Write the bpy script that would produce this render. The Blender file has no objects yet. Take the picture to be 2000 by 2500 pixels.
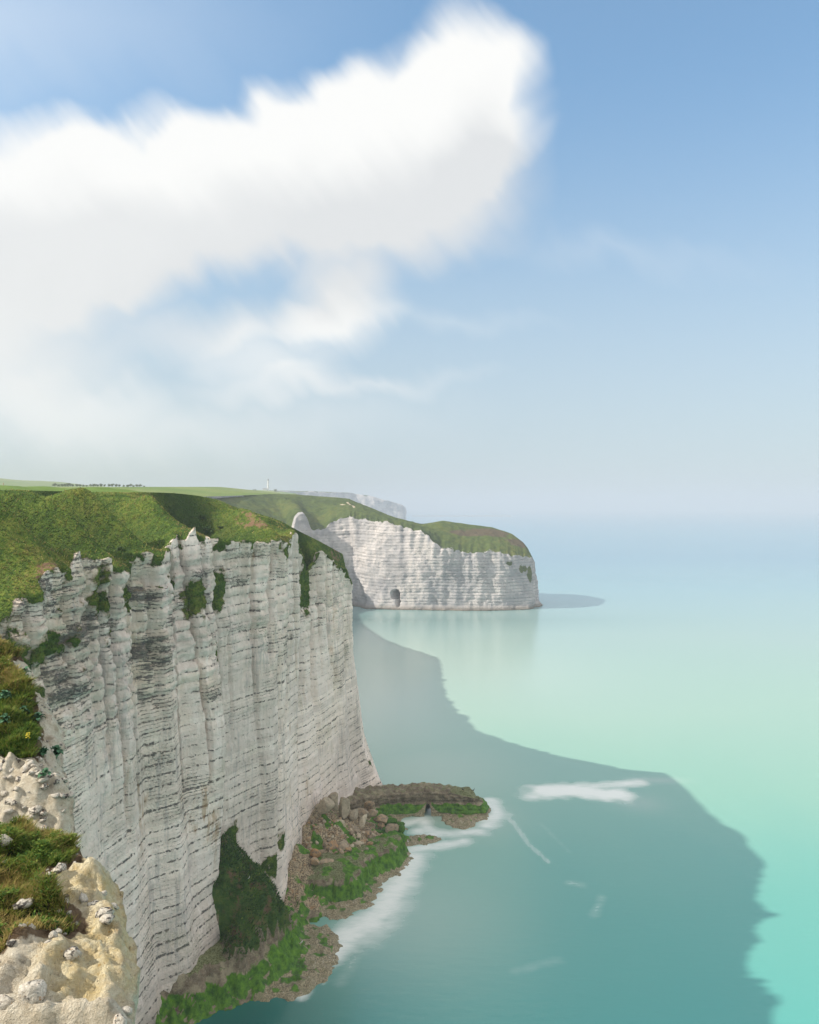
import bpy, math, random
import numpy as np
from mathutils import Vector

random.seed(7)
rng = np.random.default_rng(7)
SC = bpy.context.scene
COL = SC.collection
R = math.radians

# ------------------------------------------------------------------ camera
EYE = 85.0            # metres above the sea
FPX = 1923.0          # focal length in photograph pixels (2000 x 2500)
HORIZON = 1237.0
cam_d = bpy.data.cameras.new('camera')
cam = bpy.data.objects.new('camera', cam_d)
COL.objects.link(cam)
cam.location = (0, 0, EYE)
cam.rotation_euler = (R(90), 0, 0)
cam_d.sensor_fit = 'VERTICAL'
cam_d.sensor_height = 36.0
cam_d.lens = 36.0 * FPX / 2500.0
cam_d.shift_y = -(1250.0 - HORIZON) / 2500.0
cam_d.clip_start = 0.3
cam_d.clip_end = 90000.0
SC.camera = cam

# ------------------------------------------------------------------ light
SUN_TRAVEL = Vector((1.43, 0.25, -1.0)).normalized()      # the way sunlight moves
SUN_ELEV = math.asin(-SUN_TRAVEL.z)
SUN_AZ = math.atan2(-SUN_TRAVEL.x, -SUN_TRAVEL.y)         # clockwise from +Y
SUN_STRENGTH = 3.2
SKY_STRENGTH = 0.15
SC.view_settings.view_transform = 'Standard'
SC.view_settings.look = 'None'
SC.view_settings.gamma = 1.0
SC.view_settings.use_curve_mapping = False
SC.view_settings.exposure = 1.02
SC.render.engine = 'CYCLES'
SC.cycles.use_denoising = True
SC.cycles.max_bounces = 6
SC.cycles.diffuse_bounces = 3
SC.cycles.glossy_bounces = 2
SC.cycles.transmission_bounces = 2
SC.cycles.volume_bounces = 1
SC.cycles.sample_clamp_indirect = 6.0

sun_d = bpy.data.lights.new('sun', 'SUN')
sun_d.energy = SUN_STRENGTH
sun_d.angle = R(0.6)
sun_d.color = (1.0, 0.91, 0.77)
sun = bpy.data.objects.new('sun', sun_d)
sun.rotation_euler = SUN_TRAVEL.to_track_quat('-Z', 'Y').to_euler()
COL.objects.link(sun)


# ------------------------------------------------------------------ node helper
class NT:
    def __init__(self, tree):
        self.t = tree
        tree.nodes.clear()

    def n(self, kind, **kw):
        nd = self.t.nodes.new(kind)
        for k, v in kw.items():
            setattr(nd, k, v)
        return nd

    def put(self, sock, v):
        if v is None:
            return
        if isinstance(v, bpy.types.NodeSocket):
            self.t.links.new(v, sock)
        else:
            if sock.type in ('RGBA',) and hasattr(v, '__len__') and len(v) == 3:
                v = (*v, 1.0)
            sock.default_value = v

    def m(self, op, a, b=None, c=None, clamp=False):
        nd = self.n('ShaderNodeMath', operation=op, use_clamp=clamp)
        self.put(nd.inputs[0], a)
        self.put(nd.inputs[1], b)
        self.put(nd.inputs[2], c)
        return nd.outputs[0]

    def add(self, a, b): return self.m('ADD', a, b)
    def sub(self, a, b): return self.m('SUBTRACT', a, b)
    def mul(self, a, b): return self.m('MULTIPLY', a, b)

    def step(self, x, lo, hi, a=0.0, b=1.0):
        nd = self.n('ShaderNodeMapRange', interpolation_type='SMOOTHSTEP', clamp=True)
        self.put(nd.inputs['Value'], x)
        self.put(nd.inputs['From Min'], lo)
        self.put(nd.inputs['From Max'], hi)
        self.put(nd.inputs['To Min'], a)
        self.put(nd.inputs['To Max'], b)
        return nd.outputs[0]

    def vm(self, op, a, b=None):
        nd = self.n('ShaderNodeVectorMath', operation=op)
        self.put(nd.inputs[0], a)
        self.put(nd.inputs[1], b)
        return nd.outputs[0]

    def xyz(self, v):
        nd = self.n('ShaderNodeSeparateXYZ')
        self.put(nd.inputs[0], v)
        return nd.outputs

    def vec(self, x, y, z):
        nd = self.n('ShaderNodeCombineXYZ')
        for i, q in enumerate((x, y, z)):
            self.put(nd.inputs[i], q)
        return nd.outputs[0]

    def noise(self, vec, scale, detail=3.0, rough=0.55, dist=0.0, stretch=None):
        if stretch is not None:
            vec = self.vm('MULTIPLY', vec, stretch)
        nd = self.n('ShaderNodeTexNoise')
        self.put(nd.inputs['Vector'], vec)
        nd.inputs['Scale'].default_value = scale
        nd.inputs['Detail'].default_value = detail
        nd.inputs['Roughness'].default_value = rough
        nd.inputs['Distortion'].default_value = dist
        return nd.outputs[0]

    def voro(self, vec, scale, feature='F1', stretch=None, rand=1.0):
        if stretch is not None:
            vec = self.vm('MULTIPLY', vec, stretch)
        nd = self.n('ShaderNodeTexVoronoi', feature=feature)
        self.put(nd.inputs['Vector'], vec)
        nd.inputs['Scale'].default_value = scale
        nd.inputs['Randomness'].default_value = rand
        return nd.outputs

    def mix(self, f, a, b, blend='MIX'):
        nd = self.n('ShaderNodeMix', data_type='RGBA', blend_type=blend, clamp_factor=True)
        self.put(nd.inputs[0], f)
        self.put(nd.inputs[6], a)
        self.put(nd.inputs[7], b)
        return nd.outputs[2]

    def ramp(self, f, stops):
        nd = self.n('ShaderNodeValToRGB')
        el = nd.color_ramp.elements
        while len(el) > 1:
            el.remove(el[-1])
        for i, (p, c) in enumerate(stops):
            e = el[0] if i == 0 else el.new(p)
            e.position = p
            e.color = (*c, 1.0)
        self.put(nd.inputs[0], f)
        return nd.outputs[0]

    def attr(self, name):
        nd = self.n('ShaderNodeAttribute', attribute_name=name)
        return nd.outputs['Fac']

    def pos(self):
        return self.n('ShaderNodeNewGeometry').outputs['Position']

    def bump(self, h, strength=0.5, dist=0.1):
        nd = self.n('ShaderNodeBump')
        nd.inputs['Strength'].default_value = strength
        nd.inputs['Distance'].default_value = dist
        self.put(nd.inputs['Height'], h)
        return nd.outputs[0]

    def surf(self, color, rough=0.9, normal=None, spec=0.25, **kw):
        b = self.n('ShaderNodeBsdfPrincipled')
        self.put(b.inputs['Base Color'], color)
        self.put(b.inputs['Roughness'], rough)
        b.inputs['Specular IOR Level'].default_value = spec
        self.put(b.inputs['Normal'], normal)
        for k, v in kw.items():
            self.put(b.inputs[k], v)
        return b.outputs[0]

    def out(self, s):
        o = self.n('ShaderNodeOutputMaterial')
        self.t.links.new(s, o.inputs[0])


MATS = {}


def mat(name):
    def deco(fn):
        m = bpy.data.materials.new(name)
        m.use_nodes = True
        t = NT(m.node_tree)
        fn(t)
        MATS[name] = m
        return fn
    return deco


# ------------------------------------------------------------------ sky
world = bpy.data.worlds.new('World')
SC.world = world
world.use_nodes = True


def build_sky():
    t = NT(world.node_tree)
    sky = t.n('ShaderNodeTexSky', sky_type='NISHITA')
    sky.sun_disc = False
    sky.sun_elevation = SUN_ELEV
    sky.sun_rotation = SUN_AZ
    sky.altitude = 80.0
    sky.air_density = 1.0
    sky.dust_density = 0.8
    sky.ozone_density = 1.0
    d = t.n('ShaderNodeTexCoord').outputs['Generated']
    x, y, z = t.xyz(d)
    yy = t.m('MAXIMUM', y, 0.08)
    u = t.m('DIVIDE', x, yy)
    v = t.m('DIVIDE', z, yy)
    # wind-drawn wisps: the plane ahead is turned so that streaks rise to the right
    a = R(38)
    s1 = t.add(t.mul(u, math.cos(a)), t.mul(v, math.sin(a)))
    s2 = t.sub(t.mul(v, math.cos(a)), t.mul(u, math.sin(a)))
    st = t.noise(t.vec(t.mul(s1, 9.0), t.mul(s2, 1.5), 0.0), 1.8, 4.0, 0.5)
    lg = t.noise(t.vec(t.mul(s1, 2.0), t.mul(s2, 3.4), 3.0), 1.5, 3.0, 0.5)
    du = t.mul(t.sub(lg, 0.5), 0.16)
    dv = t.add(t.mul(t.sub(st, 0.5), 0.10), t.mul(t.sub(lg, 0.5), 0.13))
    uu = t.add(u, du)
    vv = t.add(v, dv)
    blobs = [  # centre (photo pixels at the horizon's scale), radii, turn, weight
        (1165, 210, 175, 215, 20, .90), (1130, 390, 220, 240, 0, .62), (960, 350, 320, 210, 25, .70), (690, 430, 400, 215, 18, .80),
        (370, 500, 440, 215, 14, .85), (20, 540, 420, 250, 0, .95), (950, 560, 260, 110, 10, .36),
        (-420, 640, 560, 330, 0, 1.1), (60, 760, 420, 150, 0, .60), (860, 730, 165, 125, 25, .74),
        (600, 800, 280, 85, 8, .50), (690, 905, 200, 70, 0, .50), (930, 945, 260, 40, 0, .28),
        (120, 650, 360, 120, 0, .42), (40, 930, 420, 110, 0, .50), (200, 1040, 900, 130, 0, .46), (1090, 780, 260, 45, -12, .15), (-150, 40, 1000, 340, 0, .21), (1500, 620, 420, 60, -8, .10)]

    def field(p, q):
        tot = 0.0
        pq = t.vec(p, q, 0.0)
        for cx, cy, rx, ry, tr, w in blobs:
            mp = t.n('ShaderNodeMapping', vector_type='TEXTURE')
            t.put(mp.inputs['Vector'], pq)
            mp.inputs['Location'].default_value = ((cx - 1000) / FPX, (HORIZON - cy) / FPX, 0)
            mp.inputs['Rotation'].default_value = (0, 0, R(tr))
            mp.inputs['Scale'].default_value = (1.15 * rx / FPX, 1.15 * ry / FPX, 1)
            g = t.n('ShaderNodeTexGradient', gradient_type='SPHERICAL')
            t.put(g.inputs[0], mp.outputs[0])
            sq = t.m('SMOOTH_MAX', g.outputs['Fac'], 0.0, 0.05)
            tot = t.m('MULTIPLY_ADD', t.mul(sq, 1.5), w, tot)
        return tot
    front = t.step(y, 0.50, 0.74)
    # unseen rest of the sky: cloud made fuller and brighter to light the cliff
    el = t.noise(t.vec(x, y, t.mul(z, 2.2)), 2.0, 4.0, 0.5)
    rest = t.mul(t.step(el, 0.26, 0.46), t.step(z, 0.0, 0.15))
    f1 = field(uu, vv)
    f2 = field(t.sub(uu, 0.045), t.add(vv, 0.085))
    soft = t.step(v, 0.15, 0.5, 1.15, 0.86)
    c1 = t.step(f1, 0.05, soft)
    c1 = t.mul(c1, t.step(v, -0.02, 0.12, 0.3, 1.0))
    cover = t.mix(front, rest, c1)
    under = t.mul(t.step(f2, 0.15, 1.5), 0.95)
    under = t.mul(under, t.step(lg, 0.2, 0.8, 0.75, 1.25))
    k = 1.0 / SKY_STRENGTH
    ccol = t.mix(under, (0.525 * k, 0.518 * k, 0.502 * k), (0.405 * k, 0.407 * k, 0.407 * k))
    low = t.step(v, 0.05, 0.32)
    ccol = t.mix(low, (0.50 * k, 0.505 * k, 0.50 * k), ccol)
    ccol = t.mix(front, (0.58 * k, 0.565 * k, 0.54 * k), ccol)  # cloud out of view set brighter for the light it throws
    # a milky veil over the open sky
    veil = t.mix(1.0, sky.outputs[0], t.mix(t.step(z, 0.15, 0.55), (0.42, 0.585, 0.62), (0.31, 0.62, 0.73)), 'MULTIPLY')
    veil = t.mix(t.step(z, 0.0, 0.50, 0.85, 0.17), veil, (0.275 * k, 0.31 * k, 0.345 * k))
    col = t.mix(t.mul(cover, 0.94), veil, ccol)
    bg = t.n('ShaderNodeBackground')
    bg.inputs['Strength'].default_value = SKY_STRENGTH
    t.put(bg.inputs[0], col)
    o = t.n('ShaderNodeOutputWorld')
    t.t.links.new(bg.outputs[0], o.inputs[0])


build_sky()
world.cycles.sampling_method = 'MANUAL'
world.cycles.sample_map_resolution = 512

# ------------------------------------------------------------------ numeric helpers
_perm = np.random.default_rng(3).permutation(256).astype(np.int64)
_perm = np.concatenate([_perm, _perm])
_g3 = np.random.default_rng(5).normal(size=(256, 3))
_g3 /= np.linalg.norm(_g3, axis=1)[:, None]


def perlin(x, y, z):
    x, y, z = np.broadcast_arrays(np.asarray(x, float), np.asarray(y, float), np.asarray(z, float))
    xi, yi, zi = np.floor(x), np.floor(y), np.floor(z)
    xf, yf, zf = x - xi, y - yi, z - zi
    xi, yi, zi = xi.astype(np.int64) & 255, yi.astype(np.int64) & 255, zi.astype(np.int64) & 255
    u, v, w = (q * q * q * (q * (q * 6 - 15) + 10) for q in (xf, yf, zf))
    tot = 0.0
    for a in (0, 1):
        pa = _perm[(xi + a) & 255]
        wa = u if a else 1 - u
        for b in (0, 1):
            pb = _perm[(pa + yi + b) & 255]
            wb = v if b else 1 - v
            for c in (0, 1):
                g = _g3[_perm[(pb + zi + c) & 255]]
                wc = w if c else 1 - w
                tot = tot + wa * wb * wc * (g[..., 0] * (xf - a) + g[..., 1] * (yf - b) + g[..., 2] * (zf - c))
    return tot * 1.6


def fbm(x, y, z, octaves=3, gain=0.5):
    tot, amp = 0.0, 1.0
    for o in range(octaves):
        f = 2.03 ** o
        tot = tot + amp * perlin(x * f + 17.1 * o, y * f - 9.7 * o, z * f + 4.3 * o)
        amp *= gain
    return tot


def ridged(x, y, z, octaves=3):
    tot, amp = 0.0, 1.0
    for o in range(octaves):
        f = 2.03 ** o
        tot = tot + amp * (1 - 2 * np.abs(perlin(x * f + 31.1 * o, y * f - 19.7 * o, z * f + 8.3 * o)))
        amp *= 0.5
    return tot


def sstep(x, a, b):
    q = np.clip((x - a) / (b - a), 0, 1)
    return q * q * (3 - 2 * q)


def at(px, py, Y):
    """Photograph pixel and distance ahead -> point in the place."""
    return np.array([(px - 1000.0) / FPX * Y, Y, EYE - (py - HORIZON) / FPX * Y])


def on(px, py, z):
    """Photograph pixel and height above the sea -> point in the place."""
    Y = (EYE - z) * FPX / (py - HORIZON)
    return np.array([(px - 1000.0) / FPX * Y, Y, z])


def tag(o, label=None, cat=None, group=None, kind=None):
    if label:
        o['label'] = label
    if cat:
        o['category'] = cat
    if group:
        o['group'] = group
    if kind:
        o['kind'] = kind
    return o


def mesh_obj(name, verts, faces, material, parent=None, smooth=True, attrs=None, data=None):
    if data is None:
        verts = np.asarray(verts, np.float32)
        me = bpy.data.meshes.new(name)
        if isinstance(faces, np.ndarray):
            nf, k = faces.shape
            me.vertices.add(len(verts))
            me.vertices.foreach_set('co', verts.ravel())
            me.loops.add(nf * k)
            me.loops.foreach_set('vertex_index', faces.astype(np.int32).ravel())
            me.polygons.add(nf)
            me.polygons.foreach_set('loop_start', np.arange(0, nf * k, k, dtype=np.int32))
            me.polygons.foreach_set('loop_total', np.full(nf, k, np.int32))
            me.update(calc_edges=True)
        else:
            me.from_pydata([tuple(map(float, q)) for q in verts], [], faces)
            me.update()
        if smooth:
            me.polygons.foreach_set('use_smooth', np.ones(len(me.polygons), bool))
        for k_, a_ in (attrs or {}).items():
            at_ = me.attributes.new(k_, 'FLOAT', 'POINT')
            at_.data.foreach_set('value', np.asarray(a_, np.float32).ravel())
        if material:
            me.materials.append(MATS[material])
    else:
        me = data
    o = bpy.data.objects.new(name, me)
    COL.objects.link(o)
    if parent is not None:
        o.parent = parent
    return o


def empty(name, loc=(0, 0, 0), rz=0.0):
    o = bpy.data.objects.new(name, None)
    o.empty_display_size = 0.2
    o.location = loc
    o.rotation_euler = (0, 0, rz)
    COL.objects.link(o)
    return o


def grid_faces(ni, nj):
    i, j = np.meshgrid(np.arange(ni - 1), np.arange(nj - 1), indexing='ij')
    a = (i * nj + j).ravel()
    return np.stack([a, a + nj, a + nj + 1, a + 1], 1)


def smooth_rows(a, k):
    """Box-smooth along axis 0, ends held."""
    if k < 1:
        return a
    p = np.concatenate([np.repeat(a[:1], k, 0), a, np.repeat(a[-1:], k, 0)], 0)
    c = np.cumsum(np.concatenate([np.zeros_like(p[:1]), p], 0), 0)
    n = 2 * k + 1
    return (c[n:] - c[:-n]) / n


def resample(ctrl, ref, step):
    """ctrl (columns, levels, 3) -> evenly spaced columns, spacing measured on level ref."""
    seg = np.linalg.norm(np.diff(ctrl[:, ref, :2], axis=0), axis=1)
    seg = np.maximum(seg, 0.5)
    if np.ndim(step):
        n = np.maximum(2, np.ceil(seg / np.asarray(step)).astype(int))
    else:
        n = np.maximum(2, np.ceil(seg / step).astype(int))
    out, cid = [], []
    for c in range(len(ctrl) - 1):
        f = np.linspace(0, 1, n[c], endpoint=False)[:, None, None]
        out.append(ctrl[c] * (1 - f) + ctrl[c + 1] * f)
        cid.append(c + f[:, 0, 0])
    out.append(ctrl[-1:])
    cid.append([len(ctrl) - 1.0])
    return np.concatenate(out, 0), np.concatenate(cid)


def loft_rows(cols, counts):
    """cols (n, levels, 3); counts rows in each gap -> (n, rows, 3), level parameter (rows,)."""
    out, tv = [], []
    for k, n in enumerate(counts):
        f = np.linspace(0, 1, n, endpoint=False)
        out.append(cols[:, k, None, :] * (1 - f)[None, :, None] + cols[:, k + 1, None, :] * f[None, :, None])
        tv.append(k + f)
    out.append(cols[:, -1:, :])
    tv.append([float(len(counts))])
    return np.concatenate(out, 1), np.concatenate(tv)


def plan_normals(line, k):
    """Outward (seaward, right of travel) unit normals of a plan line, smoothed over k."""
    tg = np.gradient(smooth_rows(line[:, :2], k), axis=0)
    tg = smooth_rows(tg, k)
    tg /= np.maximum(np.linalg.norm(tg, axis=1), 1e-6)[:, None]
    return np.stack([tg[:, 1], -tg[:, 0]], 1)


def grid_normals(P):
    a = np.gradient(P, axis=0)
    b = np.gradient(P, axis=1)
    n = np.cross(a, b)
    return n / np.maximum(np.linalg.norm(n, axis=2), 1e-9)[..., None]


def poly_sdf(X, Y, poly):
    """Signed distance to a closed polygon, positive inside."""
    p = np.asarray(poly, float)
    q = np.roll(p, -1, 0)
    d2 = np.full(X.shape, 1e18)
    ins = np.zeros(X.shape, bool)
    for (x0, y0), (x1, y1) in zip(p, q):
        ex, ey = x1 - x0, y1 - y0
        t = np.clip(((X - x0) * ex + (Y - y0) * ey) / (ex * ex + ey * ey + 1e-12), 0, 1)
        d2 = np.minimum(d2, (X - x0 - t * ex) ** 2 + (Y - y0 - t * ey) ** 2)
        cr = ((y0 > Y) != (y1 > Y)) & (X < (x1 - x0) * (Y - y0) / (y1 - y0 + 1e-12) + x0)
        ins ^= cr
    d = np.sqrt(d2)
    return np.where(ins, d, -d)


def line_dist(X, Y, pts):
    """Distance to an open polyline and the parameter along it (0..1)."""
    p = np.asarray(pts, float)
    best = np.full(X.shape, 1e18)
    par = np.zeros(X.shape)
    n = len(p) - 1
    for i in range(n):
        ex, ey = p[i + 1, :2] - p[i, :2]
        t = np.clip(((X - p[i, 0]) * ex + (Y - p[i, 1]) * ey) / (ex * ex + ey * ey + 1e-12), 0, 1)
        d = (X - p[i, 0] - t * ex) ** 2 + (Y - p[i, 1] - t * ey) ** 2
        par = np.where(d < best, (i + t) / n, par)
        best = np.minimum(best, d)
    return np.sqrt(best), par


def blob3(P, items):
    """Union of soft ellipsoids (x, y, z, rx, ry, rz) sampled on P (..., 3) -> 0..1."""
    tot = np.zeros(P.shape[:-1])
    for x, y, z, rx, ry, rz in items:
        r = ((P[..., 0] - x) / rx) ** 2 + ((P[..., 1] - y) / ry) ** 2 + ((P[..., 2] - z) / rz) ** 2
        tot = np.maximum(tot, np.clip(1.25 - r * 0.75, 0, 1))
    return tot


# ------------------------------------------------------------------ materials
GRASS_STOPS = [(0.0, (0.022, 0.045, 0.010)), (0.35, (0.055, 0.105, 0.016)), (0.55, (0.11, 0.17, 0.026)),
               (0.75, (0.18, 0.20, 0.038)), (1.0, (0.24, 0.195, 0.065))]


def grass_color(t, p, sc=1.0):
    big = t.noise(p, 0.06 * sc, 3.0, 0.5)
    mid = t.noise(p, 0.45 * sc, 4.0, 0.6)
    fine = t.noise(p, 3.2 * sc, 3.0, 0.7)
    f = t.add(t.mul(big, 0.35), t.add(t.mul(mid, 0.40), t.mul(fine, 0.35)))
    f = t.step(f, 0.28, 0.82)
    return t.ramp(f, GRASS_STOPS), fine, mid


BED = 1.85


def chalk_color(t, p, lay, rug, grey, bold, fine=1.0):
    """Bedded chalk: white beds, broken flint courses, grey run-off streaks, buff and rust stains."""
    base = t.mix(t.step(t.noise(p, 0.30, 5.0, 0.65), 0.34, 0.66), (0.97, 0.84, 0.765), (0.91, 0.77, 0.68))
    bf = t.mul(t.step(t.noise(p, 0.055, 4.0, 0.6), 0.44, 0.60), t.add(0.28, t.mul(rug, 0.55)))
    base = t.mix(bf, base, (0.70, 0.59, 0.45))
    # big weathered fields, broken by finer ones
    f0 = t.noise(p, 0.045, 4.0, 0.6, stretch=(1, 1, .55))
    gm = t.step(t.add(t.mul(grey, 0.30), t.add(t.mul(f0, 0.75), t.mul(t.noise(p, 0.5, 4.0, 0.65), 0.25))), 0.48, 0.66)
    base = t.mix(t.mul(gm, 0.45), base, (0.56, 0.49, 0.44))
    # grey-blue run-off streaks down the face
    stk = t.noise(p, 0.85 * fine, 5.0, 0.68, stretch=(1.0, 1.0, 0.12))
    zone = t.step(t.noise(p, 0.07, 3.0, 0.5, stretch=(1, 1, .7)), 0.40, 0.58)
    stm = t.mul(t.step(stk, 0.49, 0.62), zone)
    base = t.mix(t.mul(stm, 0.50), base, (0.40, 0.37, 0.365))
    base = t.mix(t.mul(t.mul(t.step(stk, 0.52, 0.38), t.sub(1.0, zone)), 0.55), base, (0.96, 0.85, 0.79))
    # dark lichen fields, drawn out along the beds and broken into flecks
    fleck = t.noise(p, 2.6 * fine, 6.0, 0.88, stretch=(.75, .75, 1.7))
    lat = t.noise(p, 0.16, 5.0, 0.65, stretch=(.55, .55, 2.1))
    dens = t.add(t.mul(t.step(lat, 0.46, 0.66), t.add(0.045, t.mul(rug, 0.15))), t.mul(t.step(t.noise(p, 0.055, 3.0, .6), .50, .62), 0.07))
    # flint courses gather the flecks into bedding lines
    ly = t.m('DIVIDE', lay, BED)
    fr = t.m('FRACT', ly)
    wn = t.n('ShaderNodeTexWhiteNoise', noise_dimensions='1D')
    t.put(wn.inputs['W'], t.m('FLOOR', ly))
    rnd = wn.outputs[0]
    wob = t.mul(t.sub(t.noise(p, 0.9 * fine, 4.0, 0.7), 0.5), 0.36)
    dist = t.mul(t.m('ABSOLUTE', t.sub(t.add(fr, t.mul(wob, 0.6)), 0.5)), 1.5)
    run = t.step(t.noise(p, 0.24, 3.0, 0.6, stretch=(1, 1, 1.6)), 0.30, 0.55, 0.45, 1.0)
    dash = t.step(t.noise(p, 1.5 * fine, 4.0, 0.7, stretch=(1, 1, .5)), 0.40, 0.56, 0.25, 1.15)
    line = t.mul(t.sub(1.0, t.step(dist, 0.0, t.step(t.noise(p, 0.4, 2.0, .5), .3, .7, .16, .40))), t.mul(t.mul(dash, t.m('MAXIMUM', run, bold)), t.step(rnd, 0.0, 0.7, 0.5, 1.0)))
    d2 = t.m('ABSOLUTE', t.sub(t.m('FRACT', t.add(t.mul(lay, 1.62), t.mul(wob, 1.2))), 0.5))
    ln2 = t.mul(t.sub(1.0, t.step(d2, 0.04, 0.20)), t.step(t.noise(p, 0.13, 2.0, 0.5), 0.40, 0.60, 0.1, 1.0))
    dens = t.add(dens, t.m('MAXIMUM', t.mul(line, t.add(0.205, t.mul(bold, 0.05))), t.mul(ln2, 0.115)))
    fl = t.step(t.add(fleck, dens), 0.655, 0.725)
    tone = t.step(rnd, 0.0, 1.0, 0.90, 1.06)
    base = t.mix(1.0, base, t.vec(tone, tone, tone), 'MULTIPLY')
    base = t.mix(t.mul(fl, 0.90), base, t.mix(t.step(t.noise(p, 1.1, 2.0, .5), .4, .6), (0.085, 0.083, 0.085), (0.17, 0.155, 0.135)))
    # rust and moss
    rust = t.mul(t.step(t.noise(p, 0.13, 4.0, 0.6, stretch=(1, 1, .35)), 0.59, 0.71), t.step(t.noise(p, 1.3, 3.0, 0.6, stretch=(1, 1, .25)), 0.42, 0.62))
    base = t.mix(t.mul(rust, 0.65), base, (0.42, 0.25, 0.115))
    mos = t.mul(t.step(t.noise(p, 0.12, 4.0, 0.6), 0.56, 0.68), t.step(fleck, 0.45, 0.60))
    base = t.mix(t.mul(mos, 0.40), base, (0.25, 0.27, 0.12))
    h = t.add(t.mul(t.noise(p, 1.7, 6.0, 0.72), 1.0), t.mul(fl, -0.45))
    h = t.add(h, t.mul(stk, 0.5))
    return base, h


@mat('cliff')
def _(t):
    p = t.pos()
    veg, rug, lay, soil, wet = (t.attr(k) for k in ('veg', 'rug', 'lay', 'soil', 'wet'))
    ck, h = chalk_color(t, p, lay, rug, t.attr('grey'), t.attr('bold'))
    ck = t.mix(wet, ck, (0.20, 0.165, 0.12))
    gr, fine, mid = grass_color(t, p)
    gr = t.mix(t.mul(t.attr('gully_shade'), t.step(mid, .3, .65, .55, .95)), gr, (0.020, 0.048, 0.013))  # gully turf darkened: shade of the hollows painted into the colour
    gr = t.mix(t.mul(t.step(t.noise(p, 1.3, 5.0, .75), .46, .62), .70), gr, (0.035, 0.06, 0.014))
    sm = t.step(t.add(soil, t.mul(t.sub(t.noise(p, 0.45, 5.0, 0.75), 0.5), 2.2)), 0.50, 0.70)
    gr = t.mix(sm, gr, t.mix(t.noise(p, 1.2, 4.0, .7), (0.15, 0.085, 0.05), (0.27, 0.18, 0.115)))
    e = t.add(veg, t.mul(t.sub(t.noise(p, 0.85, 5.0, 0.7), 0.5), 1.0))
    vm = t.step(e, 0.47, 0.56)
    rim = t.mul(t.step(e, 0.33, 0.47), t.sub(1.0, vm))
    ck = t.mix(t.mul(rim, 0.55), ck, (0.30, 0.215, 0.12))
    col = t.mix(vm, ck, gr)
    hh = t.mix(vm, h, t.mul(t.add(fine, mid), 1.2))
    t.out(t.surf(col, 0.92, t.bump(hh, 0.9, 0.45), 0.12))


@mat('headland')
def _(t):
    p = t.pos()
    veg, rug, lay, soil, wet = (t.attr(k) for k in ('veg', 'rug', 'lay', 'soil', 'wet'))
    ck, h = chalk_color(t, p, lay, rug, t.attr('grey'), 0.0, 0.5)
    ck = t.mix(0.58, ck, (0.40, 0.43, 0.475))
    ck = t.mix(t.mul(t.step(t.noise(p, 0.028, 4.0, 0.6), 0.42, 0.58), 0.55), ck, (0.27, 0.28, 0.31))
    ck = t.mix(wet, ck, (0.16, 0.125, 0.085))
    gr, fine, mid = grass_color(t, p, 0.45)
    sm = t.step(t.add(soil, t.mul(t.sub(t.noise(p, 0.25, 5.0, 0.7), 0.5), 1.1)), 0.45, 0.62)
    gr = t.mix(sm, gr, t.mix(t.noise(p, .5, 4.0, .7), (0.125, 0.075, 0.06), (0.19, 0.13, 0.085)))
    e = t.add(veg, t.mul(t.sub(t.noise(p, 0.28, 5.0, 0.7), 0.5), 1.0))
    vm = t.step(e, 0.46, 0.57)
    gr = t.mix(0.5, gr, (0.055, 0.062, 0.026))
    path = t.attr('path')
    col = t.mix(vm, ck, gr)
    col = t.mix(t.step(path, 0.4, 0.7), col, (0.50, 0.42, 0.32))
    hh = t.mix(vm, h, t.mul(t.add(fine, mid), 1.0))
    t.out(t.surf(col, 0.92, t.bump(hh, 0.9, 1.2), 0.12))


@mat('field')
def _(t):
    p = t.pos()
    soil = t.attr('soil')
    big = t.noise(p, 0.008, 3.0, 0.5, stretch=(1, .6, 1))
    mid = t.noise(p, 0.25, 4.0, 0.6)
    g = t.mix(t.step(big, 0.4, 0.6), (0.12, 0.19, 0.045), (0.185, 0.23, 0.07))
    g = t.mix(t.step(mid, 0.3, 0.7), t.mix(1.0, g, (.75, .78, .7), 'MULTIPLY'), g)
    br = t.mix(t.step(t.noise(p, 0.3, 4.0, .7), 0.35, 0.65), (0.135, 0.08, 0.06), (0.20, 0.155, 0.075))
    g = t.mix(t.step(t.add(soil, t.mul(t.sub(mid, .5), .8)), 0.4, 0.6), g, br)
    g = t.mix(t.step(t.attr('bunker'), 0.4, 0.6), g, (0.62, 0.55, 0.40))
    t.out(t.surf(g, 0.95, t.bump(mid, 0.6, 0.3), 0.1))


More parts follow.
